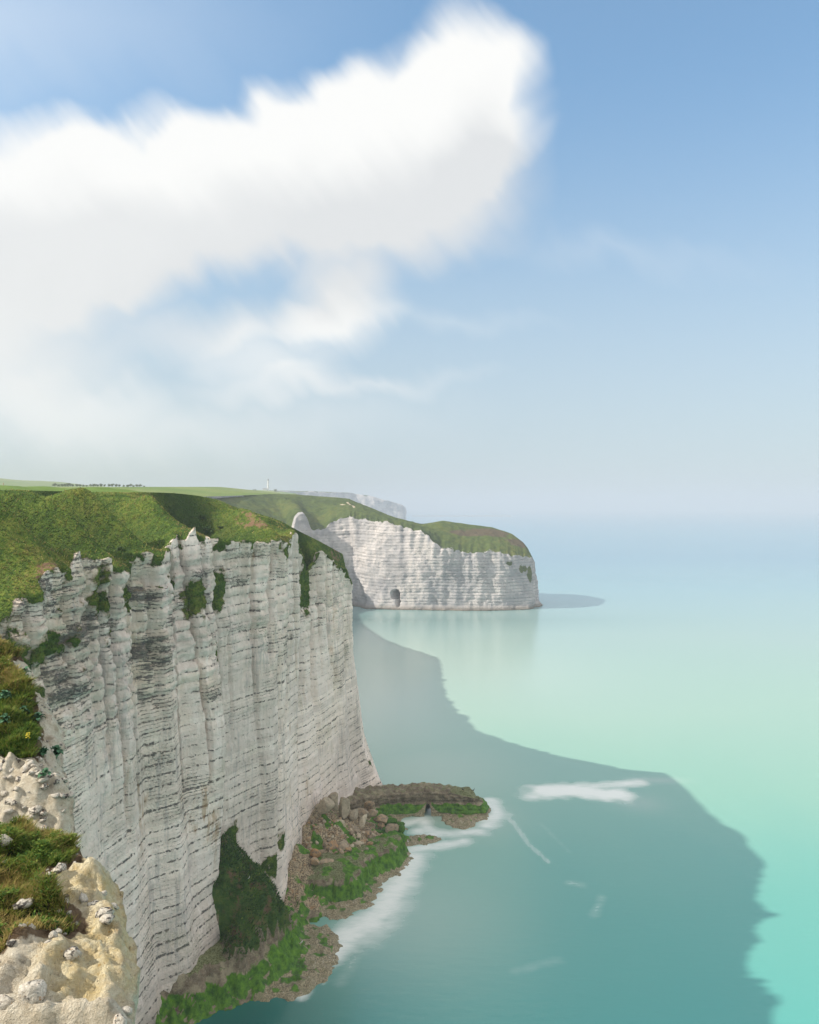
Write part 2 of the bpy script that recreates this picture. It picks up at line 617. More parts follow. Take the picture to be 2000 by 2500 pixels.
@mat('sea')
def _(t):
    p = t.pos()
    x, y, z = t.xyz(p)
    foam, deep_shade, milk = t.attr('foam'), t.attr('deep_shade'), t.attr('milk')
    big = t.noise(p, 0.006, 4.0, 0.55, stretch=(1.0, .55, 1))
    # chalk-laden coastal water: milky turquoise, dark patches paint cliff shade and reflection over deeper water
    yn = t.add(y, t.mul(t.sub(big, 0.5), 160.0))
    rp_ = t.n('ShaderNodeMapRange')
    t.put(rp_.inputs[0], yn)
    rp_.inputs[1].default_value, rp_.inputs[2].default_value = 100.0, 1300.0
    w = t.ramp(rp_.outputs[0], [(0.0, (0.085, 0.35, 0.325)), (0.055, (0.13, 0.365, 0.315)), (0.11, (0.215, 0.405, 0.325)), (0.19, (0.275, 0.425, 0.35)), (0.33, (0.275, 0.40, 0.375)), (0.6, (0.20, 0.35, 0.41)), (1.0, (0.13, 0.27, 0.38))])
    w = t.mix(milk, w, (0.42, 0.50, 0.45))
    w = t.mix(deep_shade, w, (0.016, 0.105, 0.095))
    s1 = t.noise(p, 0.9, 5.0, 0.65, 0.6, stretch=(.35, 1.0, 1))
    s2 = t.noise(p, 0.22, 4.0, 0.6, 0.8, stretch=(.5, 1.0, 1))
    fm = t.mul(foam, t.add(0.35, t.add(t.mul(s1, 0.75), t.mul(s2, 0.55))))
    fm = t.mul(t.step(fm, 0.14, 1.05), 0.92)
    col = t.mix(fm, w, (0.86, 0.88, 0.86))
    rp = t.noise(p, 0.55, 4.0, 0.6, stretch=(.4, 1, 1))
    rough = t.add(0.20, t.mul(fm, 0.6))
    b = t.surf(col, rough, t.bump(rp, 0.22, 0.25), 0.5)
    t.out(b)


# ------------------------------------------------------------------ near cliff
OUT = np.array([0.957, -0.29])


def column(E, C, F=None, M=None, L=None, offF=6.0):
    E, C = np.array(E, float), np.array(C, float)
    if F is None:
        F = E[:2] + OUT * offF
    F = np.array([F[0], F[1], -2.5])
    if L is None:
        f = 0.42
        L = F[:2] * (1 - f) + E[:2] * f
    L = np.array([L[0], L[1], 15.0])
    if M is None:
        f = 0.72
        M = F[:2] * (1 - f) + E[:2] * f
    M = np.array([M[0], M[1], 42.0])
    S = E * 0.50 + C * 0.50
    S[2] -= 1.9
    return np.stack([F, L, M, E, S, C])


NEAR = [
    column((-66, 72, 64), (-92, 80, 87.4), offF=9),
    column((-56, 90, 65), (-78, 98, 87.4), offF=8),
    column((-52.5, 98, 66), (-72, 105, 87.3), F=(-47, 98)),
    column((-51.5, 103.5, 73), (-69, 110, 87.3), F=(-46, 104)),
    column((-48.5, 111, 76.5), (-65, 116, 87.3), F=(-44, 113)),
    column((-48.2, 118.5, 78.3), (-69, 124.5, 87.4), F=(-42.3, 118)),
    column((-45.7, 122, 75.3), (-67, 128, 87.4), F=(-42.4, 121.5)),
    column((-44.3, 125.3, 74), (-64.5, 131.5, 87.4), F=(-41.2, 125.5)),
    column((-45.4, 131, 77.6), (-68, 140, 87.7), F=(-39.2, 130)),
    column((-41.5, 134.4, 76), (-63.5, 142, 87.6), F=(-37.2, 133.5)),
    column((-42.2, 140, 78.2), (-63, 150, 87.9), F=(-35.4, 137)),
    column(at(440, 1302, 141.5), at(365, 1209, 160), F=(-34.2, 139), M=(-36.0, 141)),
    column(at(500, 1307, 146), at(400, 1205, 165), F=(-32.3, 141.8), M=(-33.4, 144.4)),
    column(at(522, 1320, 151), at(460, 1206, 172), F=(-36.5, 150), M=(-37.0, 151)),
    column(at(600, 1322, 158), at(520, 1210, 179), F=(-31, 155.5), M=(-31.8, 157)),
    column(at(690, 1325, 165), at(590, 1221, 187), F=(-26.6, 158), M=(-27.6, 162)),
    column(at(708, 1332, 173), at(620, 1238, 194), F=(-25.2, 166)),
    column(at(722, 1294, 183), at(680, 1268, 201), F=(-23.8, 180)),
    column(at(752, 1400, 195), at(730, 1297, 208), F=(-22.2, 192), M=(-25.4, 194)),
    column(at(785, 1345, 202), at(772, 1317, 214), F=(-19.5, 203)),
    column(at(845, 1388, 216), at(825, 1346, 224), F=(-13.2, 218), L=(-16.2, 217), M=(-17.4, 217)),
    column(at(862, 1424, 226), at(838, 1353, 232), F=(-4.5, 231), L=(-13.2, 229), M=(-16.0, 227.5)),
    column((-21, 241, 62), at(826, 1347, 234), F=(-9, 247)),
    column((-31, 250, 60), (-37, 233, 75.5), F=(-22, 258)),
    column((-50, 262, 64), (-60, 241, 79), F=(-42, 271)),
    column((-78, 280, 73), (-100, 257, 82.5), F=(-72, 290)),
    column((-92, 330, 76), (-112, 325, 84), F=(-84, 332)),
    column((-93, 420, 77), (-108, 418, 86), F=(-84, 420)),
    column((-124, 478, 78), (-142, 480, 88), F=(-114, 474)),
    column((-140, 540, 74), (-165, 545, 90), F=(-130, 538)),
    column((-140, 600, 66), (-178, 640, 90), F=(-132, 596)),
]
for k, c in enumerate(NEAR[:17]):
    w_ = 11.0 if k < 13 else 7.0
    S_e = c[5].copy()
    c[5, :2] -= OUT * w_
    c[5, 2] += 0.4
    c[4] = c[3] * 0.52 + c[5] * 0.48
    c[4, 2] += -0.6
near_c = np.stack(NEAR)
steps = np.full(len(near_c) - 1, 0.33)
steps[:2] = 0.8
steps[22:] = [0.8, 1.0, 1.6, 3, 3, 3, 3, 3]
cols, cid = resample(near_c, 3, steps)
kk = 5
cols = smooth_rows(cols, 2) * 0.65 + cols * 0.35
N0 = plan_normals(cols[:, 2], 14)
seg = np.r_[0, np.cumsum(np.linalg.norm(np.diff(cols[:, 3, :2], axis=0), axis=1))]
# jagged chalk edge: short pinnacles and notches
E_plain = smooth_rows(cols[:, 3].copy(), 6)
sm_c = smooth_rows(smooth_rows(cols[:, 5], 9), 9)
cols[:, 5] = sm_c
jag = 2.2 * perlin(seg / 6.5, 3.1, 0) + 1.7 * perlin(seg / 2.3, 9.1, 0) + 0.5 * perlin(seg / 0.9, 5.5, 0)
flat = np.exp(-((cid - 14.0) / 0.8) ** 2)
jag *= 1 - 0.75 * flat
jag *= 1 - 0.55 * sstep(cid, 14.2, 15.2)
cols[:, 3, 2] += jag
set_back = 1.1 * perlin(seg / 5.0, 12.3, 0) + 0.6 * perlin(seg / 1.9, 22.3, 0)
cols[:, 3, :2] += N0 * set_back[:, None]
# gullies and spurs in the turf slope
spur = 1.5 * perlin(seg / 8.0, 41.0, 0)
for k, a_, w_ in ((4, 2.6, .75), (7, 2.8, .75), (9, 2.4, .6), (11.5, 1.6, .6), (5.4, -1.6, .6), (8.1, -1.8, .6), (10.2, -1.6, .6), (13, -1.0, .8), (15.2, 1.2, .5), (18, -1.2, .5)):
    spur = spur + 2.5 * a_ * np.clip(1 - np.abs(cid - k) / w_, 0, 1)
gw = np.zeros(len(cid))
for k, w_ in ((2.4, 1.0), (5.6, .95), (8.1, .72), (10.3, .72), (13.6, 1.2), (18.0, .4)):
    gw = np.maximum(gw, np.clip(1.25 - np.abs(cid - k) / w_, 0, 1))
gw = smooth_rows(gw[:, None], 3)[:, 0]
hd = E_plain * 0.24 + cols[:, 5] * 0.76
hd[:, 2] = E_plain[:, 2] * 0.90 + cols[:, 5, 2] * 0.10 - 2.4
cols[:, 4] = cols[:, 4] * (1 - gw[:, None]) + hd * gw[:, None]
cols[:, 4, 2] += spur * (1 - 0.7 * gw)
P, tv = loft_rows(cols, (44, 84, 110, 46, 46))
T = np.broadcast_to(tv[None, :], P.shape[:2])
# the ragged chalk edge fades out within a few metres of turf
qs = np.clip(T - 3.0, 0, 1)
fade = np.where(T > 3.0, (1 - qs) * (1 - np.exp(-qs / 0.13)), 0.0)
P[..., 2] -= fade * jag[:, None]
P[..., :2] -= (fade * set_back[:, None])[..., None] * N0[:, None, :]
S_ = np.broadcast_to(seg[:, None], P.shape[:2])
X, Y, Z = P[..., 0], P[..., 1], P[..., 2]
lay = Z + 0.11 * np.clip(146 - Y, 0, 60) + 0.9 * fbm(X * 0.03, Y * 0.03, 2.0, 2) + 0.10 * fbm(X * .5, Y * .5, Z * .15, 2)
face = 1 - sstep(T, 2.86, 3.12)
slope = sstep(T, 2.92, 3.2)
upper = sstep(Z, 44, 62) * face
left = sstep(-Y, -152, -138)
rugged = upper * (0.45 + 0.55 * left)
bold = blob3(P, [(-38, 133, 22, 14, 22, 26), (-26, 172, 40, 8, 16, 22), (-22, 190, 30, 8, 10, 16)]) * 0.95
# displacement across the face: flat facets that meet in sharp vertical arrises
def facets(s_, z_, spacing, seed, lean):
    r = np.random.default_rng(seed)
    kn = np.cumsum(r.uniform(0.45, 1.6, 900) * spacing) - 40
    va = r.uniform(-1, 1, 900)
    vb = va * 0.55 + r.uniform(-1, 1, 900) * 0.45
    q = s_ + lean * z_ + 0.5 * perlin(s_ / 9.0, z_ / 14.0, seed * 1.7)
    f = sstep(z_, 15, 65)
    return np.interp(q, kn, va) * (1 - f) + np.interp(q + 2.0, kn, vb) * f


rib = facets(S_, Z, 8.0, 11, 0.02)
ribs = facets(S_, Z, 2.6, 12, -0.03)
slab = fbm(X / 2.6, Y / 2.6, Z / 3.5, 3)
layer = np.floor(lay / 1.85)
fr = lay / 1.85 - layer
jit = np.sin(layer * 127.1) * 43758.5453
jit = jit - np.floor(jit)
ledge = (jit - 0.5) * (0.12 + 0.55 * rugged) + (0.10 + 0.45 * rugged) * np.round(2.4 * perlin(S_ / 2.1, layer * 3.7, 1.0)) / 2.4
notch = -np.exp(-((fr - 0.5) / 0.11) ** 2) * (0.02 + 0.45 * rugged) * (0.4 + np.clip(0.6 + perlin(X / 2.2, Y / 2.2, layer), 0, 1.4))
shelf = -0.8 * rugged * sstep(perlin(S_ / 14.0, lay / 3.1, 4.0), 0.05, 0.5)
nod = 0.10 * perlin(X / 0.8, Y / 0.8, Z / 0.7)
disp = face * (rib * (1.35 + 0.9 * rugged) + ribs * (0.16 + 0.95 * rugged) + slab * (0.13 + 0.40 * rugged) + ledge + notch + shelf + nod)
# chimneys and cracks down the lower face
for xc, w_, d_ in ((15.35, .45, 1.4), (16.2, .5, 1.6), (17.55, .8, 2.6), (18.5, .5, 1.5), (14.4, .3, .8), (19.4, .4, 1.0)):
    g = np.exp(-(((cid[:, None] + 0.16 * np.sin(Z / 13.0 + xc * 5)) - xc) / (0.13 * w_ / 0.5)) ** 2)
    disp = disp - face * g * d_ * (0.35 + 0.65 * sstep(Z, 5, 60))
# deep clefts that part the upper chalk into buttresses and pinnacles
rq = np.random.default_rng(77)
pos = seg[int(np.argmin(np.abs(cid - 2.6)))]
end = seg[int(np.argmin(np.abs(cid - 21.0)))]
while pos < end:
    wd_, dp, bot = rq.uniform(.45, 1.1), rq.uniform(1.4, 3.6), rq.uniform(34, 58)
    if 13.2 < np.interp(pos, seg, cid) < 14.9:
        dp *= 0.25
    if np.interp(pos, seg, cid) > 15:
        dp *= 0.7
    q_ = np.abs(S_ - pos + 0.30 * perlin(Z / 5.0, pos, 0) + 0.02 * (Z - 60)) / wd_
    disp = disp - face * dp * np.clip(1.15 - q_, 0, 1) ** .7 * sstep(Z, bot - 8, bot + 14)
    pos += rq.uniform(2.6, 6.2)
disp *= sstep(Z, -3.0, 1.0)
P[..., 0] += N0[:, None, 0] * disp
P[..., 1] += N0[:, None, 1] * disp
lump = 0.22 * fbm(X / 1.6, Y / 1.3, 0.0, 3) + 1.7 * perlin(X / 12.0, Y / 9.0, 3.0)
P[..., 2] += slope * lump * (1 - sstep(T, 4.4, 5.0)) + 0.2 * face * perlin(X / 1.5, Y / 1.5, 3.3) * sstep(T, 2.5, 2.9)

veg = sstep(T + 0.10 * fbm(X / 3.0, Y / 3.0, Z / 3.0, 3), 2.93, 3.09)
nz = np.abs(grid_normals(P)[..., 2])
flat_top = sstep(nz, 0.55, 0.85) * sstep(Z, 48, 66)
veg = np.maximum(veg, flat_top * 0.62)
CLIFF_VEG = [  # turf hung on ledges, in gullies and on the foot of the cliff
    (-52, 96, 70, 6, 7, 12), (-50, 101, 63, 5, 5.5, 5), (-47.5, 107.5, 65.5, 4, 5.5, 2.6), (-50, 103, 58, 4, 3.5, 5),
    (-46.5, 120.5, 72, 3.5, 2.4, 4.5), (-44, 127.5, 70.5, 4, 1.6, 4.0), (-43.8, 122.0, 66.0, 3.5, 1.8, 3.8), (-44, 129.5, 74, 3, 1.6, 2),
    (-41, 138.5, 71, 3, 1.5, 2.6), (-38.5, 143, 68, 3.5, 2.2, 3.6), (-36.8, 151.5, 68.5, 2.5, 1.5, 4.5), (-36.8, 151.5, 77.5, 2.5, 3.0, .8),
    (-36.5, 147.0, 50, 2.5, 1.8, 4.5), (-37.0, 148.0, 57, 2.5, 1.5, 3.0), (-25.5, 194.5, 66, 2.6, 3.5, 8.0), (-25.5, 196.0, 71, 2.6, 3.5, 6.0),
    (-26.0, 171.5, 75.5, 2, 1.8, 2.4), (-26.2, 175, 71, 1.5, 1.2, 1.5), (-27.2, 159, 11, 2.2, 2.2, 4), (-25.5, 164, 15, 2, 2.5, 3), (-33.5, 152.5, 21, 2.5, 2, 3), (-10, 227.0, 10.5, 3, 3, 2.2), (-6.5, 229, 8.5, 2.5, 2.5, 1.4)]
PW = P + np.stack([1.6 * fbm(X / 3.4, Y / 3.4, Z / 3.4 + k * 9.0, 3) for k in range(3)], -1)
veg = np.maximum(veg, blob3(PW, CLIFF_VEG) * 0.80)
grey = blob3(PW, [(-34, 154, 38, 8, 9, 38), (-28, 160, 30, 3, 4, 40), (-37, 133, 7, 8, 10, 9), (-34, 141, 8, 5, 6, 8), (-46, 118, 62, 6, 9, 9), (-40, 138, 66, 6, 8, 9), (-16, 219, 15, 8, 10, 14), (-36, 150, 70, 7, 12, 6)])
soil = blob3(P, [(-38, 172, 84.5, 10, 9, 3.6), (-33.5, 176, 82.0, 6, 8, 2.6), (-20.5, 222, 71.5, 4, 6, 2.5), (-57, 104, 79.5, 5, 4, 4), (-49.5, 108.5, 76.5, 3, 3.5, 1.6), (-43, 160, 86, 5, 5, 1.4)]) * 0.60
wet = np.maximum(0, 1 - Z / 5.2) * 0.8
near_cliff = mesh_obj('near_cliff', P.reshape(-1, 3), grid_faces(*P.shape[:2]), 'cliff', smooth=False,
                      attrs=dict(veg=veg, rug=rugged, lay=lay, soil=soil, wet=wet, grey=grey, bold=bold, gully_shade=np.broadcast_to(gw[:, None], Z.shape) * sstep(T, 3.1, 3.5)))
tag(near_cliff, 'tall white chalk cliff with flint bands and green turf slopes on the left', 'cliff', kind='structure')
NEAR_P, NEAR_VEG, NEAR_SOIL, NEAR_T, NEAR_CID = P.copy(), veg, soil, T, cid.copy()
NEAR_GW = gw.copy()

# ------------------------------------------------------------------ middle headland
def hcol(E, C, F):
    E, C = np.array(E, float), np.array(C, float)
    F = np.array([F[0], F[1], -2.5])
    M = F * 0.5 + E * 0.5
    S = E * 0.5 + C * 0.5
    S[2] += 1.2
    return np.stack([F, M, E, S, C])


HL = [
    hcol((-140, 600, 66), (-178, 640, 90), (-132, 596)),
    hcol(at(690, 1312, 650), at(630, 1208, 760), (-95, 655)),
    hcol(at(716, 1296, 668), at(660, 1206, 785), (-86, 664)),
    hcol(at(724, 1262, 676), at(675, 1206, 795), (-81, 668)),
    hcol(at(742, 1256, 677), at(695, 1206, 800), (-77, 669)),
    hcol(at(754, 1270, 680), at(715, 1207, 800), (-73, 671)),
    hcol(at(762, 1298, 684), at(730, 1208, 800), (-70, 672)),
    hcol(at(795, 1294, 690), at(780, 1212, 800), (-60, 676)),
    hcol(at(806, 1275, 692), at(800, 1213, 798), (-57, 677)),
    hcol(at(845, 1257, 690), at(850, 1217, 790), (-47, 676)),
    hcol(at(900, 1270, 680), at(900, 1237, 770), (-34, 656)),
    hcol(at(960, 1278, 665), at(960, 1262, 740), (-14, 651)),
    hcol(at(1030, 1297, 655), at(1030, 1280, 720), (8, 650)),
    hcol(at(1075, 1334, 650), at(1080, 1271, 715), (25, 648)),
    hcol(at(1140, 1350, 650), at(1150, 1281, 715), (47, 645)),
    hcol(at(1200, 1345, 652), at(1200, 1287, 712), (68, 646)),
    hcol(at(1250, 1357, 656), at(1250, 1303, 705), (87, 650)),
    hcol(at(1293, 1360, 664), at(1278, 1325, 700), (103, 657)),
    hcol(at(1302, 1367, 690), at(1286, 1335, 703), (112, 688)),
]
ridge = [c[4] for c in HL]
for k in range(17, 8, -1):
    C = ridge[k]
    E = C + np.array([4, 30 + (17 - k) * 3, -9])
    HL.append(hcol(E, C, E[:2] + np.array([3, 8])))
HL.append(hcol((-80, 900, 84), ridge[7], (-75, 915)))
hc = np.stack(HL)
hstep = np.full(len(hc) - 1, 0.8)
hstep[0] = 2.5
hstep[18:] = 3.0
cols, cid = resample(hc, 0, hstep)
cols = smooth_rows(cols, 2)
N0 = plan_normals(cols[:, 1], 10)
seg = np.r_[0, np.cumsum(np.linalg.norm(np.diff(cols[:, 0, :2], axis=0), axis=1))]
cols[:, 2, 2] += 2.4 * perlin(seg / 14.0, 1.1, 0) + 2.0 * perlin(seg / 5.0, 2.1, 0) + 0.9 * perlin(seg / 2.0, 6.1, 0)
cols[:, 2, :2] += N0 * (2.0 * perlin(seg / 9.0, 8.3, 0) + 1.0 * perlin(seg / 3.5, 14.3, 0))[:, None]
P, tv = loft_rows(cols, (70, 80, 30, 30))
T = np.broadcast_to(tv[None, :], P.shape[:2])
S_ = np.broadcast_to(seg[:, None], P.shape[:2])
X, Y, Z = P[..., 0], P[..., 1], P[..., 2]
lay = Z * 0.72 + 0.9 * fbm(X * 0.02, Y * 0.02, 5.0, 2)
face = 1 - sstep(T, 1.9, 2.1)
layer = np.floor(lay / 1.85)
fr = lay / 1.85 - layer
jit = np.sin(layer * 127.1) * 43758.5453
jit = jit - np.floor(jit)
disp = face * (2.2 * fbm(S_ / 16.0, Z / 70.0, 3.3, 3) + 1.4 * (ridged(S_ / 20.0 + 0.03 * Z, Z / 60.0, 6.3, 2) - .3) + 0.7 * fbm(X / 5.0, Y / 5.0, Z / 6.0, 3)
               + (jit - .5) * 0.5 - 0.35 * np.exp(-((fr - 0.5) / 0.14) ** 2))
# the cave near the foot, and the smaller slit joined to its right side
HOLE = on(968, 1462, 8.0)
hx, hz = X - HOLE[0], Z
cave = np.maximum(1 - ((hx + 0.8) / 3.9) ** 2 - ((hz - 12.0) / 4.2) ** 2, 1 - ((hx - 1.6) / 1.8) ** 2 - ((hz - 6.5) / 4.6) ** 2)
cave = sstep(cave, 0.0, 0.28) * (N0[:, None, 1] < 0)
disp = disp * (1 - cave) - 16.0 * cave
toe = np.exp(-(Z / 3.0) ** 2) * 3.5 * sstep(perlin(S_ / 25.0, 5.0, 0) + 0.35, 0, 0.4)
disp = (disp + toe * face) * sstep(Z, -3.0, 1.0)
P[..., 0] += N0[:, None, 0] * disp
P[..., 1] += N0[:, None, 1] * disp
sl = sstep(T, 2.0, 2.25)
P[..., 2] += sl * (1.1 * fbm(X / 8.0, Y / 8.0, 0, 3) + 1.3 * perlin(X / 22.0, Y / 22.0, 1.0)) * (1 - 0.8 * sstep(T, 3.5, 4.0))
veg = sstep(T + 0.10 * fbm(X / 7.0, Y / 7.0, Z / 7.0, 3), 1.95, 2.12)
nz = np.abs(grid_normals(P)[..., 2])
veg = np.maximum(veg, sstep(nz, 0.6, 0.85) * sstep(Z, 30, 45) * 0.6)
veg = np.maximum(veg, 0.70 * blob3(P, [(96, 655, 33, 6, 9, 5), (101, 664, 27, 3, 9, 9), (83, 648, 38, 4, 8, 3), (99, 664, 16, 4, 8, 3), (-84, 672, 57, 5, 8, 2), (-68, 676, 63, 6, 8, 2.5)]))
veg = np.where(np.hypot(X - at(738, 1260, 676)[0], Y - 676) < 9, veg * sstep(T, 2.25, 2.6), veg)
soil = 0.75 * blob3(P, [(70, 695, 63, 26, 16, 7), (92, 690, 52, 16, 16, 6), (48, 690, 62, 16, 12, 4)])
path = np.zeros_like(veg)
for pl in ([at(848, 1235, 760), at(858, 1243, 745), at(865, 1250, 735)], [at(820, 1240, 750), at(858, 1246, 740)]):
    d, _ = line_dist(X, Y, [q[:2] for q in pl])
    path = np.maximum(path, np.clip(1.3 - d / 1.6, 0, 1) * (T > 2.2))
wet = np.clip(1.0 - Z / 4.2, 0, 1) * 0.9
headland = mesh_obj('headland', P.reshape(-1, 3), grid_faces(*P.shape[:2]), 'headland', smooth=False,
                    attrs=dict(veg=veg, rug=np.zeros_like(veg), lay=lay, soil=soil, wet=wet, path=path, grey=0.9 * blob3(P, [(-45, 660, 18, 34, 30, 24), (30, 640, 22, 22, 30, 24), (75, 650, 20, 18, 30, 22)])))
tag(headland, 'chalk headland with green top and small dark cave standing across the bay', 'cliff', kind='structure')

# ------------------------------------------------------------------ far cape
FC = []
for px, py, yy in ((420, 1198, 2500), (560, 1197, 2700), (700, 1199, 2850), (820, 1202, 2950), (865, 1204, 3000), (900, 1211, 3000), (930, 1218, 3000), (960, 1226, 3000), (980, 1231, 3010), (985, 1236, 3080)):
    E = at(px, py, yy)
    FC.append(np.stack([E + np.array([10, -14, -E[2] - 3]), E, E + np.array([-60, 190, 6.0])]))
for E in ((-40, 3250, 95), (-150, 3500, 105), (-700, 4200, 110)):
    FC.append(np.array([[E[0] + 10, E[1] + 10, -3], E, [E[0] - 250, E[1] - 150, 112]], float))
cols, cid = resample(np.stack(FC), 1, 5.0)
cols = smooth_rows(cols, 2)
N0 = plan_normals(cols[:, 1], 8)
seg = np.r_[0, np.cumsum(np.linalg.norm(np.diff(cols[:, 1, :2], axis=0), axis=1))]
cols[:, 1, 2] += 4 * perlin(seg / 60, 0, 0) + 2 * perlin(seg / 20, 1, 0)
P, tv = loft_rows(cols, (40, 10))
T = np.broadcast_to(tv[None, :], P.shape[:2])
S_ = np.broadcast_to(seg[:, None], P.shape[:2])
X, Y, Z = P[..., 0], P[..., 1], P[..., 2]
disp = (1 - sstep(T, .9, 1.05)) * (14 * fbm(S_ / 70.0, Z / 220.0, 1.0, 3) + 5 * fbm(X / 25, Y / 25, Z / 30, 2))
P[..., :2] += N0[:, None, :] * disp[..., None]
veg = sstep(T + 0.1 * perlin(X / 30, Y / 30, Z / 30), 0.97, 1.06)
z0 = np.zeros_like(veg)
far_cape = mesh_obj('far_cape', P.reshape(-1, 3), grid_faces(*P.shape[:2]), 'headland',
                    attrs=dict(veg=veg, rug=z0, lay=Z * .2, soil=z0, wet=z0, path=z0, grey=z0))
tag(far_cape, 'hazy blue chalk cape farthest along the coast', 'cliff', kind='structure')

# ------------------------------------------------------------------ fields on the plateau
pick = [int(np.argmin(np.abs(NEAR_CID - k))) for k in list(range(18)) + list(range(24, len(NEAR)))]
fine_pick = sorted(set(pick + list(range(pick[2], pick[17], 6))))
rim = [NEAR_P[i, -1] for i in fine_pick] + [hc[i, 4] for i in (1, 2, 3, 5, 6, 7)]
rim += [np.array(q, float) for q in ((-82, 902, 86), (-160, 1100, 90), (-260, 1500, 96), (-290, 1900, 104), (-330, 2300, 114), at(420, 1198, 2500) + np.array([-60, 190, 6]), (-1300, 3300, 120))]
rim = np.array(rim)
ins = []
for q in rim:
    f = np.clip((q[1] - 80) / 3200, 0, 1)
    far = np.array([-3600.0, 200 + 6000 * f, 150])
    d = far - q
    L_ = np.linalg.norm(d[:2])
    row = [q - np.array([0, 0, 0.25])]
    for dist, dz in ((14, 0.9), (40, 1.6), (120, 4.5), (300, 10), (700, 17), (1600, 26)):
        w = q + d * dist / L_
        w[2] = q[2] + (dz if q[1] < 700 else dz * 0.55) * (1.0 if q[2] < 100 else 0.4)
        row.append(w)
    far[2] = max(row[-1][2] + 12, 120)
    row.append(far)
    ins.append(np.stack(row))
cols, cid = resample(np.stack(ins), 0, 2.2)
cols[:, 1:] = smooth_rows(cols[:, 1:], 4)
P, tv = loft_rows(cols, (8, 14, 26, 26, 20, 16, 16))
X, Y, Z = P[..., 0], P[..., 1], P[..., 2]
T = np.broadcast_to(tv[None, :], P.shape[:2])
P[..., 2] += sstep(T, 0.0, 1.0) * (0.5 * fbm(X / 14, Y / 14, 0, 3) + 0.012 * np.minimum(np.hypot(X, Y), 1500) * perlin(X / 260, Y / 260, 2.0) * sstep(T, 2.5, 4))
soil = np.zeros_like(Z)
for (cx, cy, rx, ry, h_, b_) in ((-78, 268, 20, 26, 6.4, .45), (-66, 244, 15, 16, 4.0, 1.0), (-95, 300, 22, 30, 4.6, .9), (-62, 232, 10, 10, 1.2, .7), (-70, 330, 40, 40, 2.0, .3)):
    r2 = ((X - cx) / rx) ** 2 + ((Y - cy) / ry) ** 2
    P[..., 2] += h_ * np.exp(-r2 * 1.6)
    soil = np.maximum(soil, b_ * np.exp(-r2 * 1.0))
for (px, py, yy, r_, h_) in ((5, 1168, 2200, 260, 48), (-250, 1160, 2400, 400, 60), (95, 1176, 2900, 250, 28)):
    c = at(px, py, yy)
    P[..., 2] += h_ * np.exp(-(((X - c[0]) / r_) ** 2 + ((Y - c[1]) / 350) ** 2))
w_in = sstep(-X, 130, 260) * sstep(Y, 330, 650)
P[..., 2] = np.where(w_in > 0, np.maximum(P[..., 2], P[..., 2] * (1 - w_in) + w_in * (85 + 0.0252 * np.minimum(Y, 1050))), P[..., 2])
lc = at(655, 1197, 2435)
r2 = ((X - lc[0]) / 260) ** 2 + ((Y - lc[1]) / 300) ** 2
P[..., 2] += (lc[2] - P[..., 2].ravel()[np.argmin(r2)]) * np.exp(-r2)
bunk = np.zeros_like(Z)
for (px, py, yy, rx, ry) in ((300, 1187, 420, 9, 14), (690, 1209, 900, 9, 14), (655, 1206, 900, 8, 14), (420, 1194, 250, 1.2, 30)):
    c = at(px, py, yy)
    bunk = np.maximum(bunk, np.clip(1.4 - ((X - c[0]) / rx) ** 2 - ((Y - c[1]) / ry) ** 2, 0, 1))
field = mesh_obj('clifftop_field', P.reshape(-1, 3), grid_faces(*P.shape[:2]), 'field', attrs=dict(soil=soil, bunker=bunk))
tag(field, 'pale green fields stretching inland along the top of the cliffs', 'field', kind='structure')
FIELD_P = P.copy()


def field_z(x, y):
    d = (FIELD_P[..., 0] - x) ** 2 + (FIELD_P[..., 1] - y) ** 2
    return float(FIELD_P[..., 2].ravel()[np.argmin(d)])


# ------------------------------------------------------------------ sea
def spaced(lo, dlo, dhi, hi, step):
    core = np.arange(dlo, dhi + step * .5, step)
    def tail(a, b, n):
        return a + (b - a) * (np.geomspace(1, 400, n) - 1) / 399
    return np.concatenate([tail(dlo, lo, 34)[:0:-1], core, tail(dhi, hi, 34)[1:]])


gx = spaced(-32000, -62, 150, 32000, 0.85)
gy = spaced(-1500, 108, 300, 36000, 0.85)
X, Y = np.meshgrid(gx, gy, indexing='ij')
